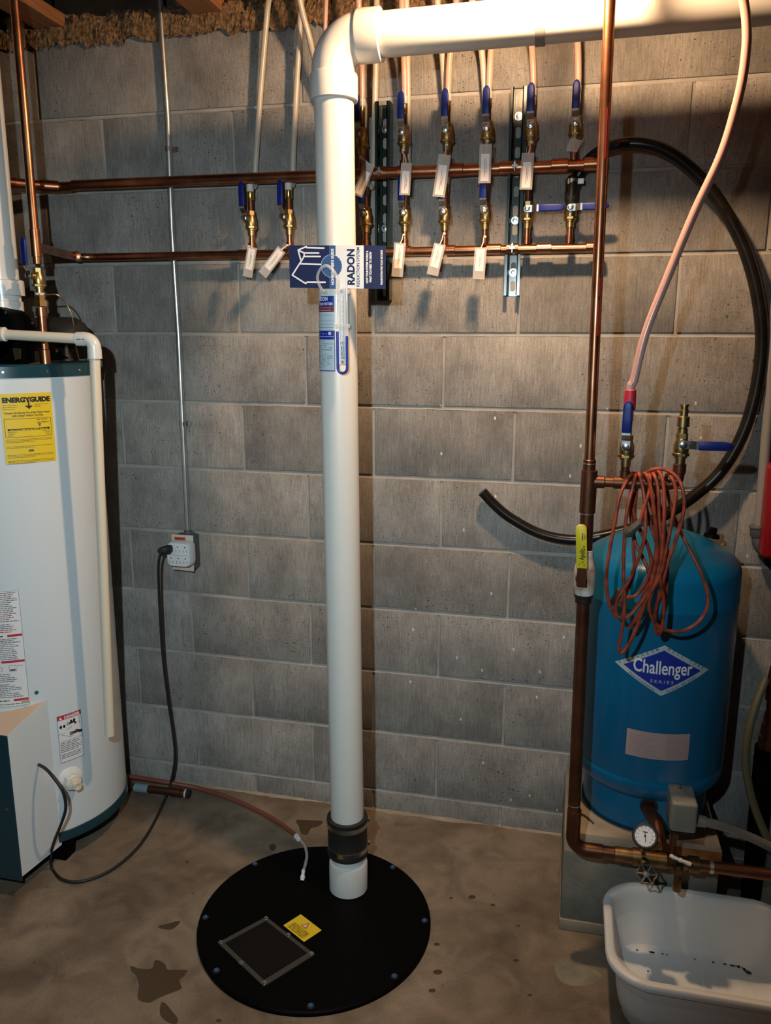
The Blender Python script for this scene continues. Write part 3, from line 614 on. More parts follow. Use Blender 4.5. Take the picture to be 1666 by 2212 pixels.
# ---------------------------------------------------------------- ball valves
def make_valve(kind, stub_lo=True, stub_hi=True, name='ball_valve'):
    t = thing(name, (0, 0, 0), '', 'valve')
    if stub_lo:
        b = B(); b.tube([(0, 0, 0.008), (0, 0, 0.060)], 0.0080, 16); sp = b.build('stub_pipe', MT['copper_new'], t)
        b = B(); b.lathe((0, 0, 0.012), (0, 0, 1), [(0, 0.0080), (0, 0.0098), (0.016, 0.0098), (0.016, 0.0080)], 16); b.build('solder_cup', MT['copper'], sp)
    b = B(); b.lathe((0, 0, 0.047), (0, 0, 1), [(0, 0.0105), (0.014, 0.0108), (0.0145, 0.0135), (0.0185, 0.0135)], 20)
    b.lathe((0, 0, 0.0655), (0, 0, 1), [(0, 0.0165), (0.001, 0.0180), (0.006, 0.0180), (0.007, 0.0165)], 8, phase=0.39)
    b.lathe((0, 0, 0.0725), (0, 0, 1), [(0, 0.0150), (0.006, 0.0158), (0.016, 0.0155), (0.026, 0.0125), (0.030, 0.0115)], 24)
    b.lathe((0, 0, 0.1005), (0, 0, 1), [(0, 0.0120), (0.012, 0.0120), (0.013, 0.0100)], 6)
    b.lathe((0, -0.008, 0.092), (0, -1, 0), [(0, 0.0085), (0.013, 0.0080), (0.014, 0.006)], 14)
    b.build('body', MT['brass'], t)
    if stub_hi:
        b = B(); b.tube([(0, 0, 0.108), (0, 0, 0.150)], 0.0080, 16); b.build('stub_pipe', MT['copper_dark'], t)
        b = B(); b.lathe((0, 0, 0.142), (0, 0, 1), [(0, 0.0088), (0.001, 0.0094), (0.020, 0.0094), (0.021, 0.0086)], 18); b.build('crimp_sleeve', MT['brass_bright'], t)
        b = B(); b.lathe((0, 0, 0.1635), (0, 0, 1), [(0, 0.0090), (0.001, 0.0102), (0.018, 0.0100), (0.019, 0.0086)], 18); b.build('tubing_ring', MT['collar'], t)
    def yx(p):
        return V(p) if kind == 'up' else V((p[2]-0.092, p[1], 0.092-p[0]))
    ys = -0.026
    b = B(); b.lathe((0, -0.021, 0.092), (0, -1, 0), [(0, 0.0042), (0.012, 0.0042)], 10); b.lathe((0, ys-0.0022, 0.092), (0, -1, 0), [(0, 0.0078), (0.0048, 0.0078), (0.0056, 0.0062)], 6, phase=0.3); b.build('stem_nut', MT['steel'], t)
    b = B(); pts = [(0.092, ys), (0.104, ys), (0.116, ys-0.008), (0.128, ys-0.008)]
    for (z0, y0), (z1, y1), w0, w1 in zip(pts[:-1], pts[1:], (0.0085, 0.0085, 0.0082), (0.0085, 0.0082, 0.008)):
        q = [yx((-w0, y0, z0)), yx((w0, y0, z0)), yx((w1, y1, z1)), yx((-w1, y1, z1))]; b.prism(q, (0, -0.0020, 0))
    q = [yx((0.0085*math.cos(a), ys, 0.092+0.0085*math.sin(a))) for a in [PI+PI*k/8 for k in range(9)]]; b.prism(q, (0, -0.0020, 0))
    b.build('lever_arm', MT['steel'], t, smooth=30)
    b = B(); R = []
    for k, (z, w, h) in enumerate([(0.121, 0.0088, 0.0030), (0.1225, 0.0094, 0.0036), (0.150, 0.0095, 0.0037), (0.171, 0.0092, 0.0036), (0.179, 0.0078, 0.0033), (0.1835, 0.0052, 0.0026), (0.186, 0.002, 0.001)]):
        R.append([yx((w*math.copysign(abs(math.cos(a))**0.45, math.cos(a)), ys-0.009+h*math.copysign(abs(math.sin(a))**0.7, math.sin(a)), z)) for a in [2*PI*j/20 for j in range(20)]])
    b.rings(R); sl = b.build('vinyl_sleeve', MT['blue'], t)
    return t
proto = {}
def valve(kind, loc, label, group=None, lo=True, hi=True, sc=1.0, rz=0.0):
    key = (kind, lo, hi)
    if key not in proto: proto[key] = make_valve(kind, lo, hi); t = proto[key]
    else: t = copytree(proto[key])
    t.location = loc; t.scale = (sc, sc, sc); t.rotation_euler = (0, 0, rz); t['label'] = label; t['category'] = 'valve'
    if group: t['group'] = group
    return t
UPX = [782, 873, 966, 1053, 1147, 1242]
ords = ['first', 'second', 'third', 'fourth', 'fifth', 'sixth']
UPW = []
for i, px in enumerate(UPX):
    p = aY(px, 300, YH); UPW.append(p.x)
    extra = ['right beside the white vent pipe', 'just right of the first steel channel', 'with a zip tied tag below', 'just left of the second steel channel', 'just right of the second steel channel', 'last before the tall copper riser'][i]
    t = valve('up', (p.x, YH, ZU+0.001), f'{ords[i]} blue-handled brass valve on the upper manifold, {extra}', 'valves on the upper manifold', rz=-0.12 if i < 1 else -0.05)
LOX = [541, 623, 789, 873, 959, 1046, 1137, 1229]
LOW = []
lab = ['leftmost blue-handled valve on the lower manifold', 'second blue-handled valve on the lower manifold, left of the vent pipe', 'shaded blue-handled lower valve tucked between vent pipe and steel channel',
       'lower manifold valve just right of the first steel channel', 'lower manifold valve halfway between the two steel channels', 'lower manifold valve just left of the second steel channel',
       'closed lower valve with sideways blue handle right of the second steel channel', 'closed lower valve with sideways blue handle feeding the thick black hose']
for i, px in enumerate(LOX):
    p = aY(px+2, 490, YL); LOW.append(p.x)
    if i < 6: valve('up', (p.x, YL, ZL+0.001), lab[i], 'valves on the lower manifold', rz=-0.38 if i < 2 else -0.1)
    else: valve('right', (p.x, YL, ZL+0.001), lab[i], 'valves on the lower manifold', hi=(i == 6))
# ---------------------------------------------------------------- tubing from the valves up out of sight
def tubing(pts, m, label, r=0.0080, name='tubing', group='plastic tubes rising from the valves'):
    b = B(); b.tube(spl(pts, 8), r, 14); o = b.build(name, m); tag(o, label, 'tube', group); return o
def zU(x, y, Y): return aY(x, y, Y)
zt0 = ZU+0.178
for i, x in enumerate(UPW):
    tops = [(775, 40, -0.12), (868, 60, -0.10), (985, 40, -0.08), (1070, 30, -0.10), (1136, 60, -0.12), (1240, 60, -0.10)][i]
    tt = aY(*tops); e = V((tt.x, tt.y-0.02, 2.55))
    lab_ = ['pink-tinted tube rising from the valve beside the vent pipe', 'pink-tinted tube rising from the second upper valve', 'pink-tinted tube curving right from the third upper valve', 'pink-tinted tube rising from the fourth upper valve',
            'glossy pink tube curving from the valve right of the second channel', 'pink tube curving up from the last upper valve'][i]
    mid = [V((x, YH, 2.14)), None]
    tubing([V((x, YH, ZU+0.165)), V((x+0.001, YH, ZU+0.20)), V((x*0.75+tt.x*0.25, YH-0.01, 2.19)), V((tt.x, tt.y, 2.30)), e], MT['pex_pink'], lab_)
zb0 = ZL+0.165
lows = [((578, 20), (588, -60), 'pex'), ((648, 60), (655, -80), 'pex'), None, ((880, 120), (878, 0), 'pex'), ((955, 110), (945, 0), 'pex'), ((1040, 105), (1020, 0), 'pex'), None, None]
ll_ = ['pale tube rising from the leftmost lower valve', 'pale tube rising from the second lower valve left of the vent pipe', '', 'pale tube rising behind the second upper valve', 'pale tube rising behind the third upper valve', 'pale tube rising behind the fourth upper valve']
for i, q in enumerate(lows):
    if q is None: continue
    x = LOW[i]; (ax, ay), (bx, by), _ = q
    a = aY(ax, ay, -0.045); c = aY(bx, by, -0.09)
    tubing([V((x, YL, zb0)), V((x, YL+0.008, ZL+0.20-0.01)), V((x+0.001, -0.0225, ZU-0.012)), V((x*0.9+a.x*0.1, -0.0225, ZU+0.05)), V(((x+a.x)/2, -0.030, (ZU+a.z)/2+0.03)), a, c, c+V((0, -0.01, 2.62-c.z))], MT['pex'], ll_[i], 0.0080)
x = LOW[2]; tubing([V((x, YL, zb0)), V((x, YL+0.008, ZL+0.19)), V((x+0.01, -0.0225, ZU-0.012)), V((x+0.02, -0.03, ZU+0.25)), V((x+0.03, -0.05, 2.5))], MT['pex'], 'pale tube rising hidden behind the vent pipe valve')
# two stray tubes near the top left of the elbow
tubing([aY(640, -60, -0.12)+V((0, 0, 0.2)), aY(640, -60, -0.12), aY(652, 20, -0.10), aY(668, 80, -0.08), aY(685, 150, -0.05), aY(715, 260, -0.03), aY(745, 420, -0.0225)], MT['pex'], 'pale tube slanting down behind the vent pipe elbow')
tubing([aY(706, -60, -0.14)+V((0, 0, 0.2)), aY(706, -60, -0.14), aY(704, 20, -0.12), aY(703, 90, -0.10), aY(712, 200, -0.06), aY(735, 330, -0.03)], MT['pex_pink'], 'slim pink tube dropping behind the vent pipe elbow', 0.0055)
# ---------------------------------------------------------------- hanging tags
def tag_card(px, py, ang, L, Wd, Y, label, sc=1.0, slip=0.7, tie=None):
    R = Matrix.Rotation(ang, 3, 'Y'); off = L*0.10*(1 if py > 450 else -1)
    c = aY(px, py, Y)-R@V((0, 0, off)); t = thing('tag', c, label, 'tag', 'paper name tags in clear sleeves on the valves')
    q = [c+R@V((sx*Wd/2, 0, sz*L/2)) for sx, sz in ((-1, -1), (1, -1), (1, 1), (-1, 1))]
    b = B(); b.prism(q, (0, -0.0008, 0)); sl = b.build('clear_sleeve', MT['clear'], t, smooth=0)
    Ls = L*slip; Wp = Wd*0.68
    P = Print(lambda x, y, l: c+R@V((x, 0, y))+V((0, -0.0012-0.0002*l, 0)))
    P.rect('tagw', -Wp/2, -Ls/2+off, Wp/2, Ls/2+off, 0, 1)
    P.fine('red' if py < 450 else 'ink', 0, 0, 0, 0.001, rng)
    r2 = random.Random(int(px))
    for xx, f in ((-0.0012, 0.66), (0.0022, 0.4)):
        y = -Ls*f/2+off
        while y < Ls*f/2+off:
            h = r2.uniform(0.0012, 0.004); P.rect('maroon' if py < 450 else 'ink', xx, y, xx+0.0013, min(y+h, Ls*f/2+off), 1, 1); y += h+0.0009
    P.build('tagw', t, K, 'paper_slip')
    # zip tie from the top of the tag
    tp = c+R@V((0, 0, L/2-0.004))
    if tie is None: tie = (tp.x+0.004, tp.z+0.02)
    e = V((tie[0], Y+0.030, tie[1]))
    b = B(); b.tube(spl([tp+V((0, -0.002, 0)), (tp+e)/2+V((0.003, -0.006, 0.002)), e+V((0, -0.004, 0))], 5), 0.0016, 8); b.box(e+V((0.004, -0.006, 0.003)), (0.007, 0.004, 0.005))
    b.build('zip_tie', MT['lime'], t)
    return t
tg = [(783, 395, 0.42, 0.085, 0.028, 'tilted tag on the upper manifold beside the vent pipe', (UPW[0], ZU+0.035)),
 (876, 394, 0.06, 0.078, 0.028, 'upright tag under the second upper valve', (UPW[1], ZU+0.045)),
 (953, 389, 0.14, 0.102, 0.032, 'large tag under the third upper valve', (UPW[2], ZU+0.052)),
 (1048, 362, 0.01, 0.092, 0.031, 'highest tag, under the fourth upper valve', (UPW[3], ZU+0.056)),
 (1138, 378, 0.03, 0.086, 0.031, 'tag just right of the second steel channel', (UPW[4], ZU+0.048)),
 (541, 560, 0.22, 0.080, 0.028, 'leftmost tag, hanging from the lower manifold', (LOW[0], ZL+0.014)),
 (592, 561, 0.72, 0.088, 0.028, 'steeply slanted tag just left of the brochure', (LOW[1], ZL+0.014)),
 (862, 554, 0.09, 0.086, 0.031, 'lower tag just right of the brochure', (LOW[3], ZL+0.034)),
 (944, 554, 0.24, 0.080, 0.031, 'tilted lower tag midway between the steel channels', (LOW[4], ZL+0.034)),
 (1037, 562, 0.05, 0.078, 0.031, 'lower tag just left of the second steel channel', (LOW[5], ZL+0.024))]
for px, py, a, L, Wd, lb, tie in tg: tag_card(px, py, a, L, Wd, -0.110, 'white paper '+lb, tie=tie, slip=0.70)
# empty sleeve on the last valve
t = thing('tag', (UPW[5], -0.075, ZU+0.05), 'empty shiny clear tag sleeve around the last upper valve stub', 'tag'); b = B()
b.prism([(UPW[5]-0.020, -0.076, ZU+0.030), (UPW[5]+0.006, -0.080, ZU+0.024), (UPW[5]+0.020, -0.074, ZU+0.052), (UPW[5]-0.010, -0.078, ZU+0.060)], (0, -0.001, 0)); b.build('clear_sleeve', MT['clear'], t, smooth=0)

# ---------------------------------------------------------------- wall conduit, outlet, cord
cx = -0.194
cond = thing('conduit', (cx, -0.013, 0.90), 'thin galvanised steel conduit running down the wall to the outlet', 'conduit')
b = B(); b.tube([(cx-0.004, -0.013, 2.62), (cx-0.003, -0.013, 2.33), (cx+0.002, -0.013, 2.10), (cx-0.002, -0.013, 1.8), (cx+0.002, -0.013, 1.5), (cx, -0.013, 0.90)], 0.0089, 20); b.build('tube', MT['conduit'], cond)
for py in (322, 915):
    z = aY(370, py, -0.013).z; b = B(); b.lathe((cx, -0.013, z-0.007), (0, 0, 1), [(0, 0.0089), (0, 0.0102), (0.014, 0.0102), (0.014, 0.0089)], 20)
    b.span((cx+0.008, -0.005, z-0.007), (cx+0.026, -0.0032, z+0.007)); b.lathe((cx+0.020, -0.005, z), (0, -1, 0), [(0, 0.005), (0.003, 0.004)], 8); b.build('strap', MT['steel'], cond)
b = B(); b.lathe((cx, -0.013, 0.880), (0, 0, 1), [(0, 0.013), (0.018, 0.013), (0.020, 0.0095)], 20); b.box((cx+0.016, -0.014, 0.890), (0.012, 0.008, 0.008)); b.build('connector', MT['grey_dark'], cond)
out = thing('wall_outlet', aY(396, 1235, 0), 'ivory outlet plate with red sticker at the foot of the conduit', 'outlet')
pc = [aY(370, 1154, -0.048), aY(417, 1157, -0.048), aY(419, 1235, -0.048), aY(373, 1230, -0.048)]
b = B(); b.span((pc[0].x+0.006, -0.046, pc[2].z+0.006), (pc[1].x-0.002, -0.001, pc[0].z-0.004)); b.build('steel_box', MT['grey_dark'], out, bevel=0.003)
b = B(); b.prism([pc[3], pc[2], pc[1], pc[0]], (0, 0.003, 0)); b.build('face_plate', MT['off'], out, bevel=0.001)
P = Print(on_plane(aY(377, 1165.5, -0.049), V((1, 0, 0)), V((0, 0, 1)), 0.0004)); P.rect('orange', 0, 0, 0.037, 0.009, 0, 1); P.fine('black', 0.003, 0.034, 0.003, 0.003, rng, 1, 1); P.build('orange', out, K, 'red_sticker')
ad = thing('outlet_adapter', aY(385, 1225, -0.05), 'white six-way plug adapter plugged into the wall outlet', 'adapter')
q0 = aY(385, 1199, -0.088)
b = B(); R = []
for yy, sc_ in ((-0.051, 1.04), (-0.060, 1.08), (-0.082, 1.05), (-0.088, 0.98), (-0.089, 0.90)):
    R.append([V((q0.x+(0.038*sc_)*math.copysign(abs(math.cos(a))**0.4, math.cos(a)), yy, q0.z+(0.037*sc_)*math.copysign(abs(math.sin(a))**0.4, math.sin(a)))) for a in [2*PI*j/40 for j in range(40)]])
b.rings(R); bod = b.build('adapter_body', MT['white_plastic'], ad)
P = Print(lambda x, y, l: V((q0.x+x, -0.0892-0.0002*l, q0.z+y)))
P.rect('grey', -0.035, -0.001, 0.035, 0.0, 0, 1)
for cx_ in (-0.024, 0.0, 0.024):
    for cz in (0.018, -0.018):
        P.rect('ink', cx_-0.0065, cz-0.009, cx_-0.0050, cz-0.001, 1, 1); P.rect('ink', cx_+0.005, cz-0.009, cx_+0.0065, cz-0.001, 1, 1); P.poly('ink', [(cx_+0.0024*math.cos(a), cz+0.0075+0.0024*math.sin(a)) for a in [k*0.785 for k in range(8)]], 1)
P.build('none', ad, K)
for o in list(COL.objects):
    if o.name.startswith('print') and o.parent is None: o.parent = bod; o.location = -ad.location
cord = thing('power_cord', aY(355, 1190, -0.11), 'long black power cord running from wall outlet to the water heater', 'cord')
pg = aY(361, 1187, -0.10)
b = B(); R = []
for yy, sx, sz, ox in ((-0.0885, 0.010, 0.0125, 0.004), (-0.105, 0.013, 0.0135, 0.002), (-0.118, 0.012, 0.011, -0.006), (-0.122, 0.008, 0.007, -0.012)):
    R.append([V((pg.x+ox+sx*math.copysign(abs(math.cos(a))**0.6, math.cos(a)), yy, pg.z+sz*math.copysign(abs(math.sin(a))**0.6, math.sin(a)))) for a in [2*PI*j/20 for j in range(20)]])
b.rings(R); b.build('plug', MT['rubber'], cord)
HX, HY, HR = -0.58, -0.31, 0.25
cp = [V((pg.x-0.008, -0.120, pg.z)), aY(349, 1192, -0.125), aY(343, 1215, -0.12), aY(343, 1260, -0.11), aY(346, 1330, -0.10), aY(352, 1420, -0.09), aY(363, 1510, -0.08), aY(376, 1600, -0.07), aY(377, 1650, -0.07), aY(366, 1700, -0.075), V(aZ(345, 1752, 0.006)), aZ(318, 1803, 0.006), aZ(283, 1846, 0.006), aZ(232, 1884, 0.006), aZ(175, 1904, 0.006), aZ(135, 1900, 0.006), aY(113, 1877, -0.505), aY(110, 1845, -0.515), aY(118, 1815, -0.53), aY(132, 1780, -0.55), aY(142, 1745, -0.565), aY(136, 1710, -0.575), aY(116, 1680, -0.57), aY(98, 1660, -0.555), aX(78, 1649, -0.424)]
b = B(); b.tube(spl(cp, 7), 0.0042, 12); b.build('cable', MT['rubber'], cord)

# ---------------------------------------------------------------- water heater
ht = thing('water_heater', (HX, HY, 0), 'tall white cylindrical gas water heater with dark teal top and base', 'water heater')
b = B(); b.lathe((HX, HY, 0.10), (0, 0, 1), [(0, HR-0.001), (1.30, HR-0.001)], 128); b.build('jacket', MT['enamel'], ht)
b = B(); b.lathe((HX, HY, 0.075), (0, 0, 1), [(0, HR-0.03), (0, HR-0.004), (0.003, HR+0.002), (0.032, HR+0.002), (0.033, HR-0.001)], 128); b.build('base_ring', MT['teal'], ht)
b = B(); b.lathe((HX, HY, 1.392), (0, 0, 1), [(0, HR-0.001), (0.0, HR+0.003), (0.028, HR+0.003), (0.033, HR-0.001), (0.033, HR-0.010), (0.030, 0.02)], 128); hl = b.build('lid', MT['teal'], ht)
b = B(); b.lathe((HX, HY, 1.4225), (0, 0, 1), [(0.0, HR-0.012), (0.0012, HR-0.012)], 96); b.build('dusty_top', MT['slab'], hl)
for k in range(7):
    a = k*0.42-1.0; p = V((HX+(HR+0.003)*math.sin(a), HY-(HR+0.003)*math.cos(a), 1.407)); b = B(); b.lathe(p, (math.sin(a), -math.cos(a), 0), [(0, 0.004), (0.0018, 0.003)], 10); b.build('screw', MT['steel'], hl)
for a in (0.62, -0.9, 2.2):
    p = V((HX+0.20*math.sin(a+0.25), HY-0.20*math.cos(a+0.25), 0.037)); b = B(); b.box(p, (0.05, 0.05, 0.074)); b.build('foot', MT['black'], ht, bevel=0.006)
# burner housing on the front
bx0, bx1 = -0.74, -0.423
fz0, fz1 = 0.062, 0.478; yf = -0.622
side = [V((bx1, yf, fz0)), V((-0.400, -0.478, fz0+0.004)), V((-0.400, -0.478, 0.52)), V((bx1, yf, fz1))]
b = B(); b.prism(side, (-0.0015, 0, 0)); sp = b.build('housing_side', MT['enamel'], ht, smooth=0)
b = B(); b.prism([V((bx0, yf, fz1)), V((bx1-0.002, yf, fz1)), V((-0.402, -0.478, 0.52)), V((bx0, -0.52, 0.52))], (0, 0, -0.003)); b.build('housing_top', MT['tan'], ht, smooth=0)
b = B(); b.prism([V((bx0, yf-0.004, fz0-0.012)), V((bx1+0.001, yf-0.004, fz0-0.012)), V((bx1+0.001, yf-0.004, fz1+0.001)), V((bx0, yf-0.004, fz1+0.001))], (0, 0.004, 0)); fp = b.build('front_panel', MT['teal'], ht, smooth=0, bevel=0.001)
b = B(); b.lathe(aY(16, 1746, yf-0.004), (0, -1, 0), [(0, 0.005), (0.003, 0.005), (0.004, 0.003)], 8); b.build('screw', MT['steel'], fp)
b = B(); b.prism([V((bx0, -0.575, 0.515)), V((-0.43, -0.520, 0.523)), V((-0.43, -0.520, 0.531)), V((bx0, -0.575, 0.524))], (0, 0.003, 0)); b.build('trim_tab', MT['tan'], ht, smooth=0)
for x, y in [(91, 1556), (112, 1787), (49, 1628), (59, 1737)]:
    p = aX(x, y, -0.412 if x > 80 else -0.421); b = B(); b.lathe(p+V((-0.002, 0, 0)), (1, -0.15, 0), [(0, 0.0042), (0.0045, 0.004), (0.005, 0.002)], 10); b.build('screw', MT['steel'], sp)
g = aX(74, 1650, -0.420); b = B(); b.lathe(g, (1, -0.15, 0), [(0, 0.0125), (0.004, 0.0125), (0.010, 0.008)], 20); b.build('grommet', MT['rubber'], sp)
P = Print(on_plane(aX(58, 1632, -0.4195), (V((-0.400, -0.478, 0))-V((bx1, yf, 0))).normalized(), V((0, 0, 1)), 0.0006))
for i in range(6): P.fine('grey', 0.010, 0.034, 0.002-i*0.004, 0.003, rng, rng.uniform(0.8, 1), 0)
P.fine('grey', 0, 0.045, 0.016, 0.004, rng, 1, 0); P.build('none', ht, K)
for o in list(COL.objects):
    if o.name.startswith('print') and o.parent is None: o.parent = sp; o.location = -ht.location
# drain outlet
ph, z = aC(152, 1683, HX, HY, HR); d = V((math.sin(ph), -math.cos(ph), 0)); p = V((HX, HY, z))+d*HR
b = B(); b.lathe(p-d*0.006, d, [(0, 0.036), (0.007, 0.036), (0.009, 0.033), (0.012, 0.024)], 40); dv = b.build('drain_flange', MT['white_plastic'], ht)
b = B(); b.lathe(p+d*0.004, d, [(0, 0.024), (0.022, 0.023), (0.024, 0.021)], 8); b.build('drain_nut', MT['pvc'], dv)
b = B(); b.lathe(p+d*0.027, d, [(0, 0.0145), (0.012, 0.0145)], 6); b.lathe(p+d*0.030, d, [(0, 0.011), (0.024, 0.011), (0.024, 0.0075), (0.015, 0.007)], 24); b.build('drain_nozzle', MT['cpvc'], dv)
# labels on the jacket
def label_cyl(x0, y0, x1, y1, xm=None):
    a0, z1_ = aC(max(x0, -30), y0, HX, HY, HR); a1, z1b = aC(x1, y0, HX, HY, HR); _, z0_ = aC((x0+x1)/2, y1, HX, HY, HR)
    return a0, a1, z0_, (z1_+z1b)/2
rl = random.Random(5)
a0, a1, z0_, z1_ = label_cyl(-2, 849, 109.5, 1001); lw = (a1-a0)*HR; lh = z1_-z0_
P = Print(on_cyl(HX, HY, HR, a0, z0_))
P.rect('yellow', 0, 0, lw, lh, 0, 24)
uu = lw
P.text('black', 'ENERGYGUIDE', lw*0.5, lh*0.878, lh*0.092, 0.0011, fit=lw*0.93)
P.rect('black', lw*0.515, lh*0.82, lw*0.545, lh*0.90, 2); P.poly('black', [(lw*0.45, lh*0.825), (lw*0.53, lh*0.775), (lw*0.61, lh*0.825)], 2)
P.text('khaki', 'Compare the Energy Use of this Water Heater', lw*0.5, lh*0.715, lh*0.036, 0.0004, fit=lw*0.9); P.text('khaki', 'with Others Before You Buy.', lw*0.5, lh*0.675, lh*0.036, 0.0004, fit=lw*0.62)
for i in range(3): P.fine('khaki', lw*0.03, lw*0.32, lh*(0.83-i*0.028), lh*0.014, rl, 1-i*0.1)
P.fine('khaki', lw*0.64, lw*0.92, lh*0.835, lh*0.014, rl); P.text('khaki', '7.5 GAL', lw*0.72, lh*0.80, lh*0.03, 0.0002) if False else P.fine('khaki', lw*0.64, lw*0.78, lh*0.805, lh*0.02, rl)
P.frame('black', lw*0.04, lh*0.38, lw*0.95, lh*0.645, 0.0009)
for i in range(2): P.fine('khaki', lw*0.66, lw*0.90, lh*(0.615-i*0.04), lh*0.02, rl)
P.poly('ink', [(lw*0.68, lh*0.565), (lw*0.74, lh*0.565), (lw*0.71, lh*0.515)], 2)
P.rect('black', lw*0.09, lh*0.475, lw*0.91, lh*0.502, 1); P.fine('yellow', lw*0.13, lw*0.86, lh*0.481, lh*0.016, rl)
for i in range(3): P.fine('khaki', lw*0.09, lw*0.26, lh*(0.452-i*0.026), lh*0.016, rl, 1-i*0.2); P.fine('khaki', lw*0.76+i*lw*0.04, lw*0.92, lh*(0.452-i*0.026), lh*0.016, rl)
for yb, n_ in ((0.345, 3), (0.245, 2), (0.125, 3), (0.04, 3)):
    for i in range(n_): P.fine('khaki', lw*0.04, lw*0.94, lh*(yb-i*0.019), lh*0.0115, rl, 1 if i < n_-1 else 0.6)
P.rect('ink', lw*0.45, lh*0.165, lw*0.55, lh*0.195, 1)
P.build('yellow', ht, K, 'energy_label')
a0, a1, z0_, z1_ = label_cyl(-60, 1277, 40, 1528); lw = (a1-a0)*HR+0.03; lh = z1_-z0_
P = Print(on_cyl(HX, HY, HR, a1-lw/HR, z0_)); P.rect('white', 0, 0, lw, lh, 0, 16); P.frame('ink', 0, 0, lw, lh, 0.0007)
y = lh-0.006
while y > lh*0.64: P.fine('ink' if rl.random() > 0.15 else 'red', lw*0.03, lw*0.96, y, 0.0030, rl, rl.uniform(0.75, 1)); y -= 0.0052 if rl.random() > 0.15 else 0.009
for yt in (0.61, 0.385, 0.045):
    P.rect('red', lw*0.65 if yt != 0.385 else lw*0.45, lh*yt, lw*0.985, lh*yt+0.0065, 1)
    P.fine('black', lw*0.1, lw*0.55 if yt != 0.385 else lw*0.4, lh*yt+0.001, 0.005, rl)
y = lh*0.59
while y > lh*0.41: P.fine('ink', lw*0.03, lw*0.95, y, 0.0030, rl, rl.uniform(0.75, 1)); y -= 0.0052
P.frame('ink', lw*0.3, lh*0.565, lw*0.8, lh*0.583, 0.0006)
P.frame('ink', lw*0.62, lh*0.31, lw*0.78, lh*0.365, 0.0008); P.rect('ink', lw*0.64, lh*0.315, lw*0.76, lh*0.33, 2); P.frame('ink', lw*0.36, lh*0.32, lw*0.46, lh*0.35, 0.0008); P.fine('ink', lw*0.8, lw*0.93, lh*0.355, 0.002, rl)
y = lh*0.285
while y > lh*0.075: P.fine('ink', lw*0.03, lw*0.95, y, 0.0030, rl, rl.uniform(0.6, 1)); y -= 0.0052 if rl.random() > 0.15 else 0.009
P.fine('ink', lw*0.1, lw*0.85, lh*0.018, 0.0035, rl)
P.build('white', ht, K, 'instruction_label')
a0, a1, z0_, z1_ = label_cyl(122, 1546, 175, 1646); lw = (a1-a0)*HR; z1_ = aC(148, 1541, HX, HY, HR)[1]; z0_ = aC(152, 1642, HX, HY, HR)[1]; lh = z1_-z0_
P = Print(on_cyl(HX, HY, HR, a0, z0_)); P.rect('white', 0, 0, lw, lh, 0, 12); P.frame('ink', 0, 0, lw, lh, 0.0009); P.rect('red', 0, lh*0.90, lw, lh, 2)
P.text('white', 'DANGER', lw*0.60, lh*0.915, lh*0.085, 0.0005, lift=4, fit=lw*0.66); P.poly('white', [(lw*0.06, lh*0.915), (lw*0.2, lh*0.915), (lw*0.13, lh*0.975)], 4)
def disc2(P, c, x, y, r, l=3, e=1.0): P.poly(c, [(x+r*math.cos(a)*e, y+r*math.sin(a)) for a in [2*PI*k/14 for k in range(14)]], l)
for x_, y_ in ((0.12, 0.76), (0.26, 0.76), (0.55, 0.82), (0.68, 0.83)): disc2(P, 'black', lw*x_, lh*y_, lh*0.035, 3, 0.7)
disc2(P, 'black', lw*0.42, lh*0.79, lh*0.032, 3, 0.8); disc2(P, 'white', lw*0.42, lh*0.79, lh*0.020, 4, 0.8); P.line('black', [(lw*0.45, lh*0.785), (lw*0.68, lh*0.80), (lw*0.74, lh*0.745)], lh*0.035, 3)
P.line('ink', [(lw*0.02, lh*0.60), (lw*0.45, lh*0.70), (lw*0.9, lh*0.77)], lh*0.006); P.line('ink', [(lw*0.12, lh*0.585), (lw*0.55, lh*0.70)], lh*0.006); P.line('ink', [(lw*0.12, lh*0.585), (lw*0.5, lh*0.50), (lw*0.95, lh*0.53)], lh*0.006); P.line('ink', [(lw*0.9, lh*0.88), (lw*0.9, lh*0.70)], lh*0.006)
for k in range(4): P.line('black', [(lw*0.45, lh*(0.53+k*0.022)), (lw*0.68, lh*(0.555+k*0.012))], lh*0.013, 3)
P.poly('maroon', [(lw*0.64, lh*0.54), (lw*0.72, lh*0.625), (lw*0.84, lh*0.60), (lw*0.84, lh*0.545)], 3); P.poly('black', [(lw*0.78, lh*0.60), (lw*0.99, lh*0.575), (lw*0.99, lh*0.515), (lw*0.80, lh*0.545)], 4)
P.rect('ink', 0, lh*0.44, lw, lh*0.446, 2)
y = lh*0.40
while y > lh*0.03: P.fine('ink', lw*0.05, lw*0.95, y, 0.0030, rl, rl.uniform(0.75, 1)); y -= 0.0052 if rl.random() > 0.25 else 0.0085
P.build('white', ht, K, 'danger_label')
ph, z = aC(79, 1496, HX, HY, HR); P = Print(on_cyl(HX, HY, HR, ph, z)); disc2(P, 'green', 0, 0, 0.0055, 0); o = P.build('green', ht, K, 'green_dot')
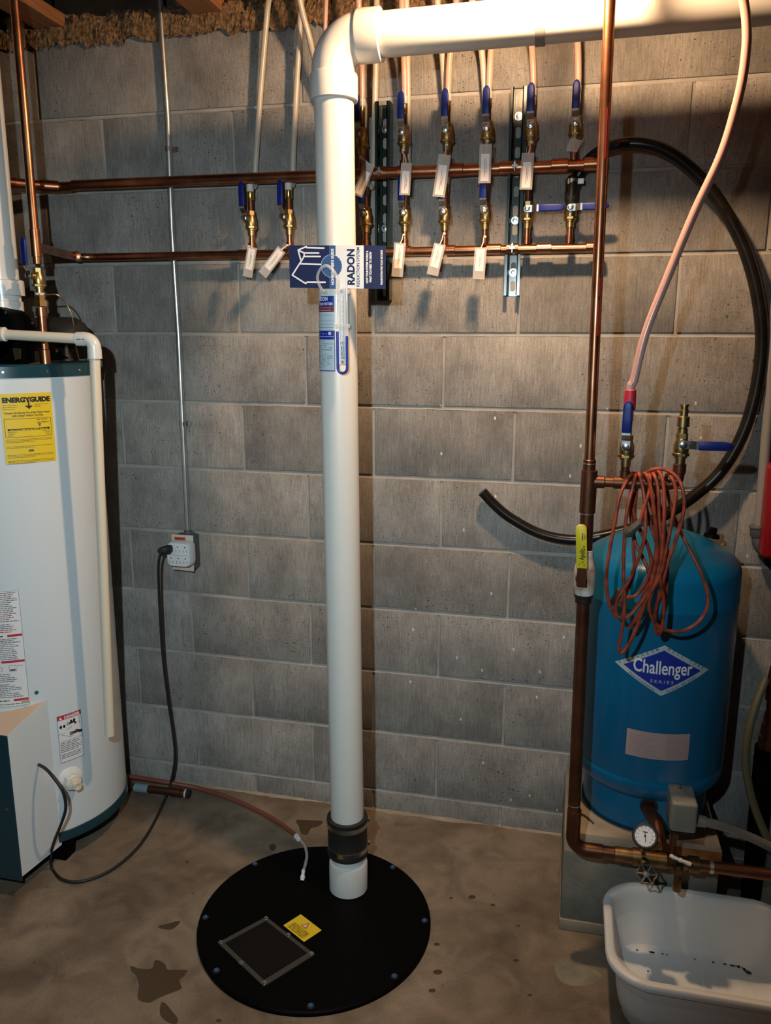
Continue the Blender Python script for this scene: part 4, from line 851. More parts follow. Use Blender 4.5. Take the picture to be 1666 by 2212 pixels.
# side frame line of an older sticker at left
# blower on the lid
bp0 = aY(28, 728, -0.36)
b = B(); b.lathe(V((bp0.x-0.01, -0.42, 1.50)), (0, 1, 0), [(0, 0.060), (0.004, 0.070), (0.075, 0.070), (0.080, 0.060)], 48); b.span((bp0.x-0.10, -0.42, 1.425), (bp0.x+0.05, -0.345, 1.49)); bl = b.build('blower_housing', MT['black'], ht)
b = B(); b.lathe(V((bp0.x-0.02, -0.25, 1.50)), (1, 0, 0), [(0, 0.045), (0.10, 0.048), (0.135, 0.046), (0.155, 0.034), (0.162, 0.012)], 36); b.build('blower_motor', MT['rubber'], bl)
b = B(); b.prism([aY(103, 752, -0.33), aY(118, 757, -0.33), aY(140, 775, -0.33), aY(103, 779, -0.33)], (0, 0.02, 0)); b.build('motor_bracket', MT['black'], bl, smooth=0)
b = B(); b.prism([V((aY(x, y, -0.43).x, -0.43, aY(x, y, -0.43).z)) for x, y in ((27, 752), (43, 753), (43, 775), (32, 778))], (0, 0.004, 0)); b.build('metal_tab', MT['brass'], bl, smooth=0)
p = aY(57, 693, -0.424)
for x, y in ((70, 698), (12, 676), (122, 758)):
    b = B(); b.lathe(aY(x, y, -0.422), (0, -1, 0), [(0, 0.0035), (0.002, 0.003)], 10); b.build('screw', MT['steel'], bl)
b = B(); s0 = aY(145, 776, -0.30); b.lathe(s0-V((0, 0, 0.004)), (0, 0, 1), [(0, 0.016), (0.008, 0.015), (0.009, 0.012), (0.018, 0.011), (0.019, 0.008), (0.045, 0.004), (0.06, 0.003)], 16); b.build('cord_boot', MT['rubber'], ht)
# relief discharge pipe
RX = aY(205, 770, -0.42); RXb = aY(237, 1588, -0.42)
b = B(); b.tube([V((RX.x, -0.42, aY(203, 760, -0.42).z)), V((RXb.x, -0.42, RXb.z))], 0.0133, 24); dp = b.build('discharge_pipe', MT['cpvc'], ht)
eb = aY(205, 735, -0.42); l0 = aY(-40, 718, -0.42+0.0); zc = aY(150, 732, -0.43).z
arc = [V((RX.x-0.028, -0.42, zc))]+[V((RX.x-0.022+0.022*math.sin(a), -0.42, zc-0.022+0.022*math.cos(a))) for a in [PI/2*k/10 for k in range(11)]]+[V((RX.x, -0.42, zc-0.040))]
b = B(); b.tube(arc, 0.0168, 28); b.lathe(V((RX.x-0.046, -0.42, zc)), (1, 0, 0), [(0, 0.0150), (0.001, 0.0175), (0.022, 0.0175)], 28); b.lathe(V((RX.x, -0.42, zc-0.050)), (0, 0, 1), [(0, 0.0150), (0.001, 0.0178), (0.026, 0.0175)], 28); eo = b.build('discharge_elbow', MT['pvc2'], dp)
P = Print(on_plane(V((RX.x-0.037, -0.4380, zc-0.002)), V((1, 0, 0)), V((0, 0, 1)), 0.0001)); P.fine('ink', 0, 0.022, 0, 0.0035, rl, 1, 0)
P.build('none', ht, K)
for o in list(COL.objects):
    if o.name.startswith('print') and o.parent is None: o.parent = dp; o.location = -ht.location
lf = aY(0, 722, -0.46)
b = B(); b.tube([V((RX.x-0.03, -0.42, zc)), V((lf.x, -0.46, lf.z)), V((lf.x-0.12, -0.47, lf.z+0.002))], 0.0128, 24); b.build('level_pipe', MT['cpvc'], dp)
b = B(); b.lathe(V((lf.x+0.016, -0.46, lf.z)), (-1, -0.1, 0), [(0, 0.0150), (0.001, 0.0178), (0.030, 0.0170), (0.05, 0.0165)], 28); b.build('pipe_socket', MT['pvc2'], dp)
# heater flue pipe at the left edge
fx = -0.478-RP
fv = thing('flue_pipe', (fx, -0.35, 1.575), 'white plastic exhaust pipe rising from the heater at the left edge', 'pipe')
b = B(); b.tube([(fx, -0.35, 1.63), (fx, -0.35, 2.6)], RP, 40); b.build('upright_pipe', MT['pvc2'], fv)
b = B(); b.lathe((fx, -0.35, 1.600), (0, 0, 1), [(0, 0.047), (0.0, 0.0555), (0.038, 0.0555), (0.040, 0.052), (0.040, 0.045)], 40); b.build('coupling', MT['pvc2'], fv)
b = B(); b.lathe((fx, -0.35, 1.560), (0, 0, 1), [(0, 0.0495), (0.024, 0.0495), (0.026, 0.046), (0.041, 0.046)], 40); b.build('reducer', MT['pvc2'], fv)
# hot water pipe on top of the heater
hot = thing('copper_riser', (hp.x, hp.y, 1.425), 'copper pipe rising from the water heater top at the left', 'pipe')
def hz(y): return aY(85, y, -0.38).z
X, Y_ = hp.x, hp.y
b = B(); b.tube([(X, Y_, 1.424), (X, Y_, hz(670))], 0.0111, 20); b.tube([(X, Y_, hz(570)), (X, Y_, 2.62)], 0.0111, 20); b.build('pipe', MT['copper'], hot)
b = B(); b.lathe((X, Y_, 1.4245), (0, 0, 1), [(0, 0.0135), (0.035, 0.0135), (0.037, 0.0112)], 20); b.build('cup', MT['copper'], hot)
b = B(); b.lathe((X, Y_, hz(683)), (0, 0, 1), [(0, 0.0145), (0.022, 0.0145), (0.022, 0.013)], 20); b.build('union_nut', MT['copper'], hot)
b = B(); b.lathe((X, Y_, hz(662)), (0, 0, 1), [(0, 0.0185), (0.014, 0.0185), (0.014, 0.013), (0.032, 0.013)], 6); b.build('union_nut', MT['brass'], hot)
b = B(); b.lathe((X, Y_, hz(638)), (0, 0, 1), [(0, 0.0125), (0.006, 0.0125)], 16); b.build('white_ring', MT['lime'], hot)
b = B(); b.lathe((X, Y_, ZL-0.030), (0, 0, 1), [(0, 0.0135), (0.066, 0.0135), (0.067, 0.0112)], 20); b.build('tee', MT['copper'], hot)
t = valve('up', (X, Y_, hz(617)-0.069), 'blue-handled brass valve on the copper pipe above the water heater', None, lo=False, hi=False, rz=-0.35)
wt = [aY(95, 637, -0.38), aY(110, 636, -0.37), aY(125, 638, -0.36), aY(143, 655, -0.34), aY(155, 682, -0.33), aY(160, 710, -0.32), aY(163, 745, -0.30), aY(170, 774, -0.28)]
b = B(); b.tube(spl(wt, 6), 0.0018, 8); o = b.build('thin_tube', MT['brass'], ht)

# ---------------------------------------------------------------- floor clutter at the left wall
fp_ = thing('capped_pipe', aZ(405, 1722, 0), 'short brown pipe with white-ringed black cap lying by the wall', 'pipe')
a_, c_ = aZ(262, 1697, 0.016), aZ(400, 1714, 0.016)
b = B(); b.tube([a_, c_], 0.0125, 18); b.build('pipe', MT['copper_dark'], fp_)
dd = (c_-a_).normalized(); collar(a_+dd*0.075, dd, 0.0145, 0.05, MT['pale_blue'], fp_, 'blue_sleeve'); collar(c_-dd*0.03, dd, 0.0152, 0.035, MT['copper_dark'], fp_)
b = B(); b.lathe(c_, dd, [(0, 0.0135), (0.006, 0.0135)], 18); b.build('white_ring', MT['lime'], fp_); b = B(); b.lathe(c_+dd*0.006, dd, [(0, 0.0145), (0.010, 0.0145), (0.011, 0.011)], 18); b.build('cap', MT['rubber'], fp_)
rh = thing('drain_hose', aZ(645, 1812, 0), 'faded red hose with clear end running along the floor to the sump lid', 'hose')
hp_ = [aZ(240, 1672, 0.045), aZ(300, 1680, 0.040), aZ(360, 1690, 0.035), aZ(425, 1702, 0.012), aZ(490, 1722, 0.009), aZ(550, 1748, 0.009), aZ(600, 1775, 0.014), aZ(640, 1806, 0.030)]
b = B(); b.tube(spl(hp_, 8), 0.0072, 12); b.build('hose', MT['hose_red'], rh)
ft = [aZ(640, 1806, 0.030), aZ(650, 1818, 0.034)]
b = B(); b.lathe(ft[0], ft[1]-ft[0], [(0, 0.0085), (0.008, 0.0095), (0.014, 0.0075), (0.022, 0.0075), (0.024, 0.006)], 12); b.build('fitting', MT['white_plastic'], rh)
ct = [aZ(650, 1816, 0.036), aZ(659, 1828, 0.040), aZ(663, 1848, 0.040), aZ(660, 1866, 0.036), aZ(656, 1880, 0.032)]
b = B(); b.tube(spl(ct, 5), 0.0045, 10); b.build('clear_end', MT['clear'], rh)
b = B(); k0, k1 = aZ(656, 1878, 0.034), aZ(653, 1902, 0.013); b.lathe(k0, k1-k0, [(0, 0.0045), (0.006, 0.006), (0.012, 0.0045), (0.02, 0.0075), (0.026, 0.0055), ((k1-k0).length, 0.006)], 12); b.build('fitting', MT['white_plastic'], rh)

# ---------------------------------------------------------------- pad and well tank
pad = thing('concrete_pad', (1.18, -0.2, 0), 'grey concrete block pad under the blue well tank', 'pad')
b = B(); b.span((1.003, -0.41, 0.032), (1.372, -0.012, 0.228)); b.build('block', MT['pad'], pad, bevel=0.004)
b = B(); b.span((1.001, -0.414, 0.0005), (1.376, -0.012, 0.031)); b.build('footing', MT['slab'], pad, bevel=0.003)
b = B(); b.span((1.020, -0.400, 0.2285), (1.378, -0.014, 0.276)); sl = b.build('top_slab', MT['slab'], pad, bevel=0.004)
b = B(); q = [(1.26, -0.4012, 0.275), (1.376, -0.4012, 0.275), (1.376, -0.4012, 0.248), (1.33, -0.4012, 0.252), (1.29, -0.4012, 0.24), (1.25, -0.4012, 0.25)]; b.add(q, [tuple(range(6))]); b.build('rust_patch', MT['rust'], sl, smooth=0, recalc=False)
TX, TY, TR = 1.205, -0.208, 0.190
tk = thing('well_tank', (TX, TY, 0.277), 'round blue steel well pressure tank standing on the concrete pad', 'tank')
zd = 0.90
prof = []
for k in range(0, 13):      # bottom dome edge
    a = -PI/2*(1-k/12)
    if a > -1.2: prof.append((0.425+0.060*math.sin(a), TR-0.060+0.060*math.cos(a)))
prof = [(0.355, 0.12)]+prof+[(0.428, TR), (0.432, TR-0.0018), (0.440, TR-0.0018), (0.444, TR)]+[(0.865, TR), (0.867, TR+0.0006), (0.870, TR+0.0006), (0.872, TR)]
shoulder = 0.055; zs = 0.93
for k in range(1, 9):
    a = PI/2*k/8*0.75; prof.append((zs+shoulder*math.sin(a), TR-shoulder+shoulder*math.cos(a)))
zl_, rl_ = prof[-1]
for k in range(1, 13):
    f = k/12; prof.append((zl_+0.050*(1-(1-f)**2), rl_*(1-f)))
b = B(); b.lathe((TX, TY, 0), (0, 0, 1), prof, 96); b.build('tank_shell', MT['tank_blue'], tk, smooth=50)
b = B(); b.lathe((TX, TY, 0.277), (0, 0, 1), [(0, 0.158), (0.004, 0.155), (0.10, 0.155), (0.13, 0.150)], 80, caps=False); sk = b.build('skirt', MT['tank_blue'], tk)
b = B(); b.lathe((TX, TY, 0.277), (0, 0, 1), [(0, 0.1585), (0, 0.1592), (0.006, 0.1592), (0.006, 0.1555)], 80, caps=False); b.build('skirt_rim', MT['gasket'], sk)
b = B(); b.lathe((TX, TY, 0.368), (0, 0, 1), [(0, 0.152), (0.002, 0.158), (0.010, 0.157), (0.012, 0.152)], 80, caps=False); b.build('seam', MT['gasket'], sk)
ap = aY(1544, 1160, -0.24); 
b = B(); b.lathe((ap.x, -0.20, ap.z-0.010), (0.15, 0, 1), [(0, 0.020), (0.008, 0.018), (0.008, 0.010), (0.024, 0.009)], 10); b.build('air_valve', MT['black'], tk)
ph, z = aC(1402, 1742, TX, TY, 0.155); pd = V((math.sin(ph), -math.cos(ph), 0)); hc = V((TX, TY, z))+pd*0.1555
b = B(); b.lathe(hc-pd*0.003, pd, [(0, 0.022), (0.0045, 0.022)], 28); b.build('inlet_hole', MT['rubber'], sk)
# diamond badge
ph, z = aC(1432, 1449, TX, TY, TR); P = Print(on_cyl(TX, TY, TR, ph, z))
hw = (aC(1535, 1441, TX, TY, TR)[0]-aC(1332, 1436, TX, TY, TR)[0])/2*TR; hh = (aC(1437, 1395, TX, TY, TR)[1]-aC(1437, 1505, TX, TY, TR)[1])/2
def dia(P, c, a, b_, l, n=10):
    vs = []; fs = []
    for i in range(-n, n+1):
        x = a*i/n; h = b_*(1-abs(i)/n); vs += [(x, -h), (x, h)]
    for i in range(2*n): fs.append((2*i, 2*i+2, 2*i+3, 2*i+1))
    P._put(c, vs, fs, l)
dia(P, 'gwhite', hw, hh, 0); dia(P, 'royal', hw*0.80, hh*0.80, 1)
P.text('white', 'Challenger', 0, -hh*0.14, hh*0.74, 0.0007, fit=hw*1.19, lift=3); P.text('gwhite', 'SERIES', 0, -hh*0.50, hh*0.17, 0.0001, spacing=1.5, fit=hw*0.46, lift=3)
sl_ = math.atan2(hh, hw)
for ch, f in zip('DIAPHRAGM', [0.08+0.098*i for i in range(9)]): P.text('ink', ch, -hw*(1-f)*0.95, hh*f*0.95-hh*0.055, hh*0.125, 0.0002, rot=sl_*0.9, lift=3)
for ch, f in zip('WELL TANK', [0.92-0.098*i for i in range(9)]):
    if ch != ' ': P.text('ink', ch, hw*(1-f)*0.95, hh*f*0.95-hh*0.055, hh*0.125, 0.0002, rot=-sl_*0.9, lift=3)
P.text('ink', 'Flexcon Industries', -hw*0.40, -hh*0.56, hh*0.115, 0.0001, rot=-sl_, fit=hw*0.62, lift=3); P.text('ink', 'Randolph, MA 02368', hw*0.40, -hh*0.56, hh*0.115, 0.0001, rot=sl_, fit=hw*0.66, lift=3)
P.build('gwhite', tk, K, 'diamond_badge')
a0, zt2 = aC(1355, 1577, TX, TY, TR); a1, _ = aC(1491, 1588, TX, TY, TR); _, zb2 = aC(1420, 1641, TX, TY, TR); zt2 = aC(1420, 1584, TX, TY, TR)[1]
P = Print(on_cyl(TX, TY, TR, a0, zb2)); lw = (a1-a0)*TR; lh = zt2-zb2; P.rect('pink', 0, 0, lw, lh, 0, 16)
for i in range(9): P.rect('maroon', lw*0.04, lh*(0.1+i*0.09), lw*rl.uniform(0.3, 0.6), lh*(0.1+i*0.09)+0.0004, 1); P.rect('maroon', lw*0.62, lh*(0.1+i*0.09), lw*rl.uniform(0.8, 0.96), lh*(0.1+i*0.09)+0.0004, 1)
P.build('pink', tk, K, 'data_plate')

# ---------------------------------------------------------------- tall copper riser (right) with branch
YR = -0.52
def rz_(y): return aY(1833-0.0443*0+0 if False else (1318-0.0445*y), y, YR)
ris = thing('copper_riser', rz_(1740), 'tall copper pipe standing in front of the wall beside the blue tank', 'pipe')
zt1 = rz_(1015).z; zt2 = rz_(1108).z
topx = rz_(0).x
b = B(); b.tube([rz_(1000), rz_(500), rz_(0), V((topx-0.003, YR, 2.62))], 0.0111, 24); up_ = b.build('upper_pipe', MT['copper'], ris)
b = B(); 
P = Print(lambda x, y, l: rz_(0)*0+V((rz_(y).x+math.sin(x)*0.0113, YR-math.cos(x)*0.0113, rz_(y).z)))
for y0, y1 in ((235, 345), (600, 640), (650, 725)):
    vs = []; fs = []
    n = 8
    for i in range(n+1):
        y = y0+(y1-y0)*i/n
        for a in (0.15, 0.45, 0.75): vs.append((a, y))
    for i in range(n):
        for j in range(2): fs.append((i*3+j, i*3+j+1, i*3+j+4, i*3+j+3))
    P._put('copper_red', vs, fs)
P.build('none', ris, K)
for o in list(COL.objects):
    if o.name.startswith('print') and o.parent is None: o.parent = up_; o.location = -ris.location
b = B(); b.lathe(rz_(1020), (0, 0, 1), [(0, 0.0132), (0.026, 0.0132), (0.028, 0.0113)], 24); b.build('reducer', MT['copper_dark'], ris)
b = B(); tc_ = rz_(1060); b.lathe(rz_(1108), (0, 0, 1), [(0, 0.0150), (0.001, 0.0170), (zt1-zt2-0.001, 0.0170), (zt1-zt2, 0.0140)], 28); b.lathe(rz_(1040), (1, 0, 0), [(0, 0.0135), (0.032, 0.0135), (0.034, 0.0115)], 24); b.build('tee', MT['copper_dark'], ris)
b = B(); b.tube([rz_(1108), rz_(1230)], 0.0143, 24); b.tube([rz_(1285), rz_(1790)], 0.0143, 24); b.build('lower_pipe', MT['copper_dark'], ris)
zbr = rz_(1040).z; X1 = aY(1352, 1000, YR).x; X2 = aY(1469, 1000, YR).x
b = B(); b.tube([V((rz_(1040).x+0.02, YR, zbr)), V((X2-0.02, YR, zbr))]+[V((X2-0.02+0.02*math.sin(a), YR, zbr+0.02-0.02*math.cos(a))) for a in [PI/2*k/8 for k in range(9)]]+[V((X2, YR, zbr+0.04))], 0.0113, 20); b.build('branch_pipe', MT['copper_dark'], ris)
collar((X1, YR, zbr), (1, 0, 0), 0.0133, 0.045, MT['copper_dark'], ris, 'tee'); collar((X2, YR, zbr+0.035), (0, 0, 1), 0.0133, 0.02, MT['copper_dark'], ris, 'elbow')
b = B(); b.tube([V((X1, YR, zbr)), V((X1, YR, zbr+0.045))], 0.0090, 18); b.lathe((X1, YR, zbr+0.008), (0, 0, 1), [(0, 0.0105), (0.018, 0.0105), (0.019, 0.009)], 18); b.build('stub_pipe', MT['copper_dark'], ris)
for y in (1002, 1110, 1300, 1738):
    b = B(); b.lathe(rz_(y), (0, 0, 1), [(0, 0.0146 if y > 1050 else 0.0136), (0.002, 0.0146 if y > 1050 else 0.0136)], 24); b.build('solder_ring', MT['solder'], ris)
# bottom elbow and level run
zb3 = 0.3135; xe = rz_(1812).x
arc = [V((xe, YR, zb3+0.10)), V((xe, YR, zb3+0.032))]+[V((xe+0.032-0.032*math.cos(a), YR, zb3+0.032-0.032*math.sin(a))) for a in [PI/2*k/10 for k in range(1, 11)]]+[V((xe+0.05, YR, zb3))]
b = B(); b.tube(arc, 0.0163, 24); b.build('elbow', MT['copper_dark'], ris)
xt0, xt1 = aY(1370, 1850, YR).x, aY(1510, 1870, YR).x
b = B(); b.tube([V((xe+0.04, YR, zb3)), V((xt0+0.01, YR, zb3))], 0.0143, 24); b.tube([V((xt1-0.01, YR, zb3)), V((2.24, YR, zb3+0.006))], 0.0135, 24); b.build('level_pipe', MT['copper_dark'], ris)
collar((xe+0.055, YR, zb3), (1, 0, 0), 0.0165, 0.03, MT['copper_dark'], ris); collar((xt0-0.022, YR, zb3), (1, 0, 0), 0.0168, 0.045, MT['brass_dark'], ris); collar((aY(1537, 1872, YR).x, YR, zb3), (1, 0, 0), 0.0146, 0.010, MT['solder'], ris, 'solder_ring')
# brass tank tee with fittings
tt = thing('tank_tee', ((xt0+xt1)/2, YR, zb3), 'brass tank tee on the low copper pipe in front of the pad', 'fitting')
b = B(); b.lathe((xt0-0.004, YR, zb3), (1, 0, 0), [(0, 0.0200), (0.020, 0.0200), (0.022, 0.0175), (0.075, 0.0185), (0.080, 0.0150), (xt1-xt0-0.02, 0.0150), (xt1-xt0-0.02, 0.0185), (xt1-xt0+0.004, 0.0185)], 20); b.build('body', MT['brass_dark'], tt)
cxn = aY(1425, 1825, -0.47); b = B(); b.tube(spl([V((cxn.x, YR, zb3)), V((cxn.x-0.002, YR+0.04, zb3+0.015)), V((cxn.x-0.008, YR+0.08, zb3+0.045)), hc+pd*0.03, hc-pd*0.01], 6), 0.0165, 20); b.build('inlet_pipe', MT['copper_dark'], tt)
b = B(); b.lathe(V((cxn.x, YR+0.012, zb3+0.004)), (0, 1, 0.45), [(0, 0.022), (0.022, 0.022), (0.024, 0.018)], 8); b.build('hex_collar', MT['brass_dark'], tt)
# gauge
gc = aY(1394, 1806, -0.585); gd = (CAM-gc).normalized(); gd = (gd+V((0, -0.2, 0.15))).normalized()
ga = thing('pressure_gauge', gc, 'round pressure gauge with white dial and black rim on the tank tee', 'gauge')
b = B(); b.lathe(gc-gd*0.022, gd, [(0, 0.020), (0.002, 0.0275), (0.020, 0.0275), (0.024, 0.0282), (0.026, 0.0255), (0.026, 0.0225), (0.023, 0.0222), (0.022, 0.002)], 40); b.build('case', MT['dark'], ga)
gx = V((0, 0, 1)).cross(gd).normalized(); gy = gd.cross(gx)
P = Print(on_plane(gc+gd*0.0015, gx, gy, 0.0003)); disc2(P, 'white', 0, 0, 0.0222, 0)
for k in range(11):
    a = math.radians(225-27*k); c_, s_ = math.cos(a), math.sin(a); P.line('ink', [(0.0185*c_, 0.0185*s_), (0.0210*c_, 0.0210*s_)], 0.0008); P.text('ink', str(k*10), 0.0155*c_, 0.0155*s_-0.0012, 0.0036)
P.fine('black', -0.006, 0.007, 0.0075, 0.003, rl); P.line('black', [(-0.001, 0.009), (0.002, -0.013)], 0.0016, 3); disc2(P, 'black', 0, 0, 0.0024, 4)
P.build('white', ga, K, 'dial')
b = B(); b.tube([gc-gd*0.020, V((gc.x+0.005, YR, zb3+0.012))], 0.0055, 12); b.build('stem', MT['brass'], ga)
# pressure switch
sw0 = aY(1447, 1797, -0.565); sw1 = aY(1510, 1741, -0.565)
ps = thing('pressure_switch', ((sw0.x+sw1.x)/2, -0.525, sw0.z), 'grey pressure switch box with rounded cover in front of the blue tank', 'switch')
b = B(); b.span((sw0.x, -0.565, sw0.z), (sw1.x, -0.480, sw1.z)); b.build('cover', MT['grey_box'], ps, bevel=0.007, seg=4)
b = B(); b.span((sw0.x+0.001, -0.564, sw0.z-0.004), (sw1.x-0.001, -0.481, sw0.z+0.001)); b.build('base_plate', MT['dark'], ps)
b = B(); b.lathe(V(((sw0.x+sw1.x)/2-0.004, -0.50, sw1.z)), (0, 0, 1), [(0, 0.0045), (0.004, 0.004), (0.007, 0.003)], 12); b.build('cover_nut', MT['brass'], ps)
b = B(); b.tube([V(((sw0.x+sw1.x)/2-0.012, -0.525, sw0.z)), V(((sw0.x+sw1.x)/2-0.012, YR, zb3+0.012))], 0.0075, 14); b.build('nipple', MT['copper_dark'], ps)
ge = thing('conduit', V((sw1.x, -0.52, sw0.z+0.02)), 'flexible pale grey conduit leaving the pressure switch to the right', 'conduit')
gp = [V((sw1.x, -0.52, aY(1515, 1772, -0.52).z)), aY(1535, 1778, -0.52), aY(1570, 1788, -0.51), aY(1620, 1808, -0.50), aY(1666, 1830, -0.49), aY(1720, 1858, -0.48)]
b = B(); b.tube(spl(gp, 6), 0.0105, 18); b.build('tube', MT['grey_box'], ge); b = B(); b.lathe(gp[0], gp[1]-gp[0], [(0, 0.015), (0.010, 0.015), (0.011, 0.0135), (0.026, 0.013), (0.027, 0.011)], 20); b.build('connector', MT['grey_box'], ge)
# drain valve with handwheel
wc = aY(1397, 1888, -0.60); wdv = V((0.02, -0.75, 0.66)).normalized()
dvv = thing('drain_valve', V((wc.x, YR, zb3-0.02)), 'small valve with star-shaped grey handwheel over the white tub', 'valve')
b = B(); R = []; n = 48
wx = wdv.cross(V((0, 0, 1))).normalized(); wy = wdv.cross(wx)
for k in range(n):
    a = 2*PI*k/n; rr = 0.0205+0.0022*math.cos(6*a); c = wc+(wx*math.cos(a)+wy*math.sin(a))*rr
    d = (wx*math.cos(a)+wy*math.sin(a)); R.append([c+d*0.0022*math.cos(t_)+wdv*0.0028*math.sin(t_) for t_ in [2*PI*j/8 for j in range(8)]])
b.rings(R, closed=True)
for k in range(6):
    a = 2*PI*k/6; b.tube([wc+wdv*0.001, wc+(wx*math.cos(a)+wy*math.sin(a))*0.0215], 0.0024, 8)
b.lathe(wc-wdv*0.004, wdv, [(0, 0.0075), (0.008, 0.0075), (0.009, 0.005)], 14); b.build('handwheel', MT['zinc'], dvv)
b = B(); b.tube([wc-wdv*0.003, V((wc.x, YR-0.01, zb3-0.004))], 0.0045, 12); b.lathe(V((wc.x, YR-0.012, zb3-0.002)), wc-V((wc.x, YR, zb3)), [(0, 0.013), (0.022, 0.012), (0.024, 0.009), (0.034, 0.0085)], 12)
b.tube([V((wc.x, YR-0.004, zb3)), V((wc.x+0.002, YR-0.006, zb3-0.045))], 0.0095, 14); b.build('body', MT['brass_dark'], dvv)
# small spigot
sx = aY(1466, 1880, -0.545).x
sg = thing('spigot', V((sx, -0.545, zb3)), 'small brass spigot with white lever pointing down over the white tub', 'faucet')
zlo = aY(1467, 1924, -0.545).z
b = B(); b.lathe((sx, -0.545, zlo), (0, 0, 1), [(0, 0.0085), (0.001, 0.0092), (0.036, 0.0092), (0.037, 0.0085), (0.050, 0.0085), (0.051, 0.0110), (0.060, 0.0110), (0.066, 0.008)], 18); b.tube([V((sx, -0.545, zlo+0.055)), V((sx+0.004, YR, zb3))], 0.0085, 14); b.build('spout', MT['brass_dark'], sg)
p0, p1 = aY(1447, 1848, -0.558), aY(1494, 1868, -0.566); dl = (p1-p0)
b = B(); b.tube([p0, p0+dl*0.15, p0+dl*0.42, p0+dl*0.5, p0+dl*0.6, p0+dl*0.9, p1], [0.0035, 0.0052, 0.004, 0.006, 0.004, 0.0052, 0.0035], 12); b.build('lever', MT['lime'], sg)
# yellow handled ball valve
yv = thing('ball_valve', rz_(1290), 'large corroded ball valve with long yellow handle on the copper riser', 'valve')
yb = rz_(1288); hv = rz_(1215).z-yb.z
b = B(); b.lathe(yb+V((0, 0, -0.014)), (0, 0, 1), [(0, 0.0175), (0.012, 0.0180), (0.014, 0.0205), (0.018, 0.0215), (0.022, 0.0215)], 16); b.build('lower_nut', MT['dark'], yv)
b = B(); b.lathe(yb+V((0, 0, 0.006)), (0, 0, 1), [(0, 0.0215), (0.010, 0.0235), (0.060, 0.0230), (0.074, 0.0190), (0.086, 0.0165), (0.100, 0.0160)], 20); b.build('body', MT['corroded'], yv)
ync = aY(1256, 1255, -0.556)
b = B(); b.lathe(V((ync.x, YR-0.018, ync.z)), (0, -1, 0), [(0, 0.013), (0.014, 0.012), (0.016, 0.009), (0.024, 0.009)], 14); b.build('stem_nut', MT['copper_dark'], yv)
h0, h1 = aY(1257, 1228, -0.566), aY(1256.5, 1133, -0.566); wv = 0.0115
b = B(); b.prism([V((ync.x-0.010, -0.560, ync.z-0.010)), V((ync.x+0.010, -0.560, ync.z-0.010)), V((h0.x+0.009, -0.562, h0.z+0.01)), V((h0.x-0.009, -0.562, h0.z+0.01))], (0, -0.003, 0)); b.build('lever_arm', MT['copper_dark'], yv)
pts = [h0+V((-wv, 0, 0)), h0+V((wv, 0, 0)), h1+V((wv, 0, -0.010))]+[h1+V((wv*math.cos(a), 0, -0.010+0.010*math.sin(a))) for a in [PI*k/8 for k in range(1, 8)]]+[h1+V((-wv, 0, -0.010))]
b = B(); b.prism(pts, (0, 0.0055, 0)); hs = b.build('vinyl_sleeve', MT['yellow_vinyl'], yv, bevel=0.0012)
P = Print(on_plane(h0+V((0, -0.0002, 0)), V((1, 0, 0)), V((0, 0, 1)), 0.0002)); Lh = h1.z-h0.z
P.text('black', 'Apollo', 0.004, Lh*0.33, 0.015, 0.0004, rot=PI/2, fit=0.026); disc2(P, 'black', 0.002, Lh*0.50, 0.0018, 2)
P.text('black', 'CONBRACO', -0.001, Lh*0.72, 0.0036, 0.0002, rot=PI/2, fit=0.018); P.text('black', 'MADE IN', 0.0025, Lh*0.72, 0.0028, 0.0001, rot=PI/2); P.text('black', 'U.S.A.', 0.0058, Lh*0.72, 0.0028, 0.0001, rot=PI/2)
P.line('black', [(-0.002, Lh*0.13), (0.002, Lh*0.17), (0.002, Lh*0.11)], 0.0008); P.rect('black', -0.006, Lh*0.08, -0.0045, Lh*0.11, 1, 1); P.rect('black', 0.004, Lh*0.06, 0.0052, Lh*0.10, 1, 1)
P.build('none', yv, K)
for o in list(COL.objects):
    if o.name.startswith('print') and o.parent is None: o.parent = hs; o.location = -yv.location
# two valves on the branch
v1z = aY(1356, 965, YR-0.03).z-0.092
v1 = valve('up', (X1, YR, v1z), 'upright blue-handled valve above the orange cord', None, lo=True, hi=True, rz=-0.15)
v2z = aY(1471, 961, YR-0.03).z-0.092
v2 = valve('right', (X2, YR, v2z), 'open-ended valve with long blue handle pointing right above the orange cord', None, lo=True, hi=False)
b = B(); b.lathe((X2, YR, v2z+0.108), (0, 0, 1), [(0, 0.0105), (0.014, 0.0105), (0.015, 0.0085), (0.018, 0.0085), (0.018, 0.0125), (0.038, 0.0125), (0.040, 0.0085), (0.048, 0.0085), (0.048, 0.0095), (0.052, 0.0095), (0.053, 0.0075), (0.060, 0.0075), (0.060, 0.0095), (0.064, 0.0095)], 18)
o = b.build('hose_fitting', MT['brass'], v2); o.location = -v2.location+o.location if False else o.location
b = B(); z_ = v1z+0.165; b.lathe((X1, YR, z_), (0, 0, 1), [(0, 0.0100), (0.001, 0.0125), (0.040, 0.0118), (0.042, 0.0095)], 20); o = b.build('red_sleeve', K['red'], v1)
pr_ = [V((X1, YR, z_+0.01)), V((X1, YR, z_+0.05)), aY(1370, 820, YR), aY(1395, 720, YR), aY(1442, 600, YR), aY(1500, 460, YR), aY(1560, 330, YR), aY(1598, 200, YR), aY(1612, 110, YR), aY(1613, 50, YR), aY(1606, 0, YR), aY(1590, -50, YR)]
tubing(pr_, MT['pex_red'], 'long rose-coloured tube arching down from top right to the upright valve', 0.0088, 'tubing', None)
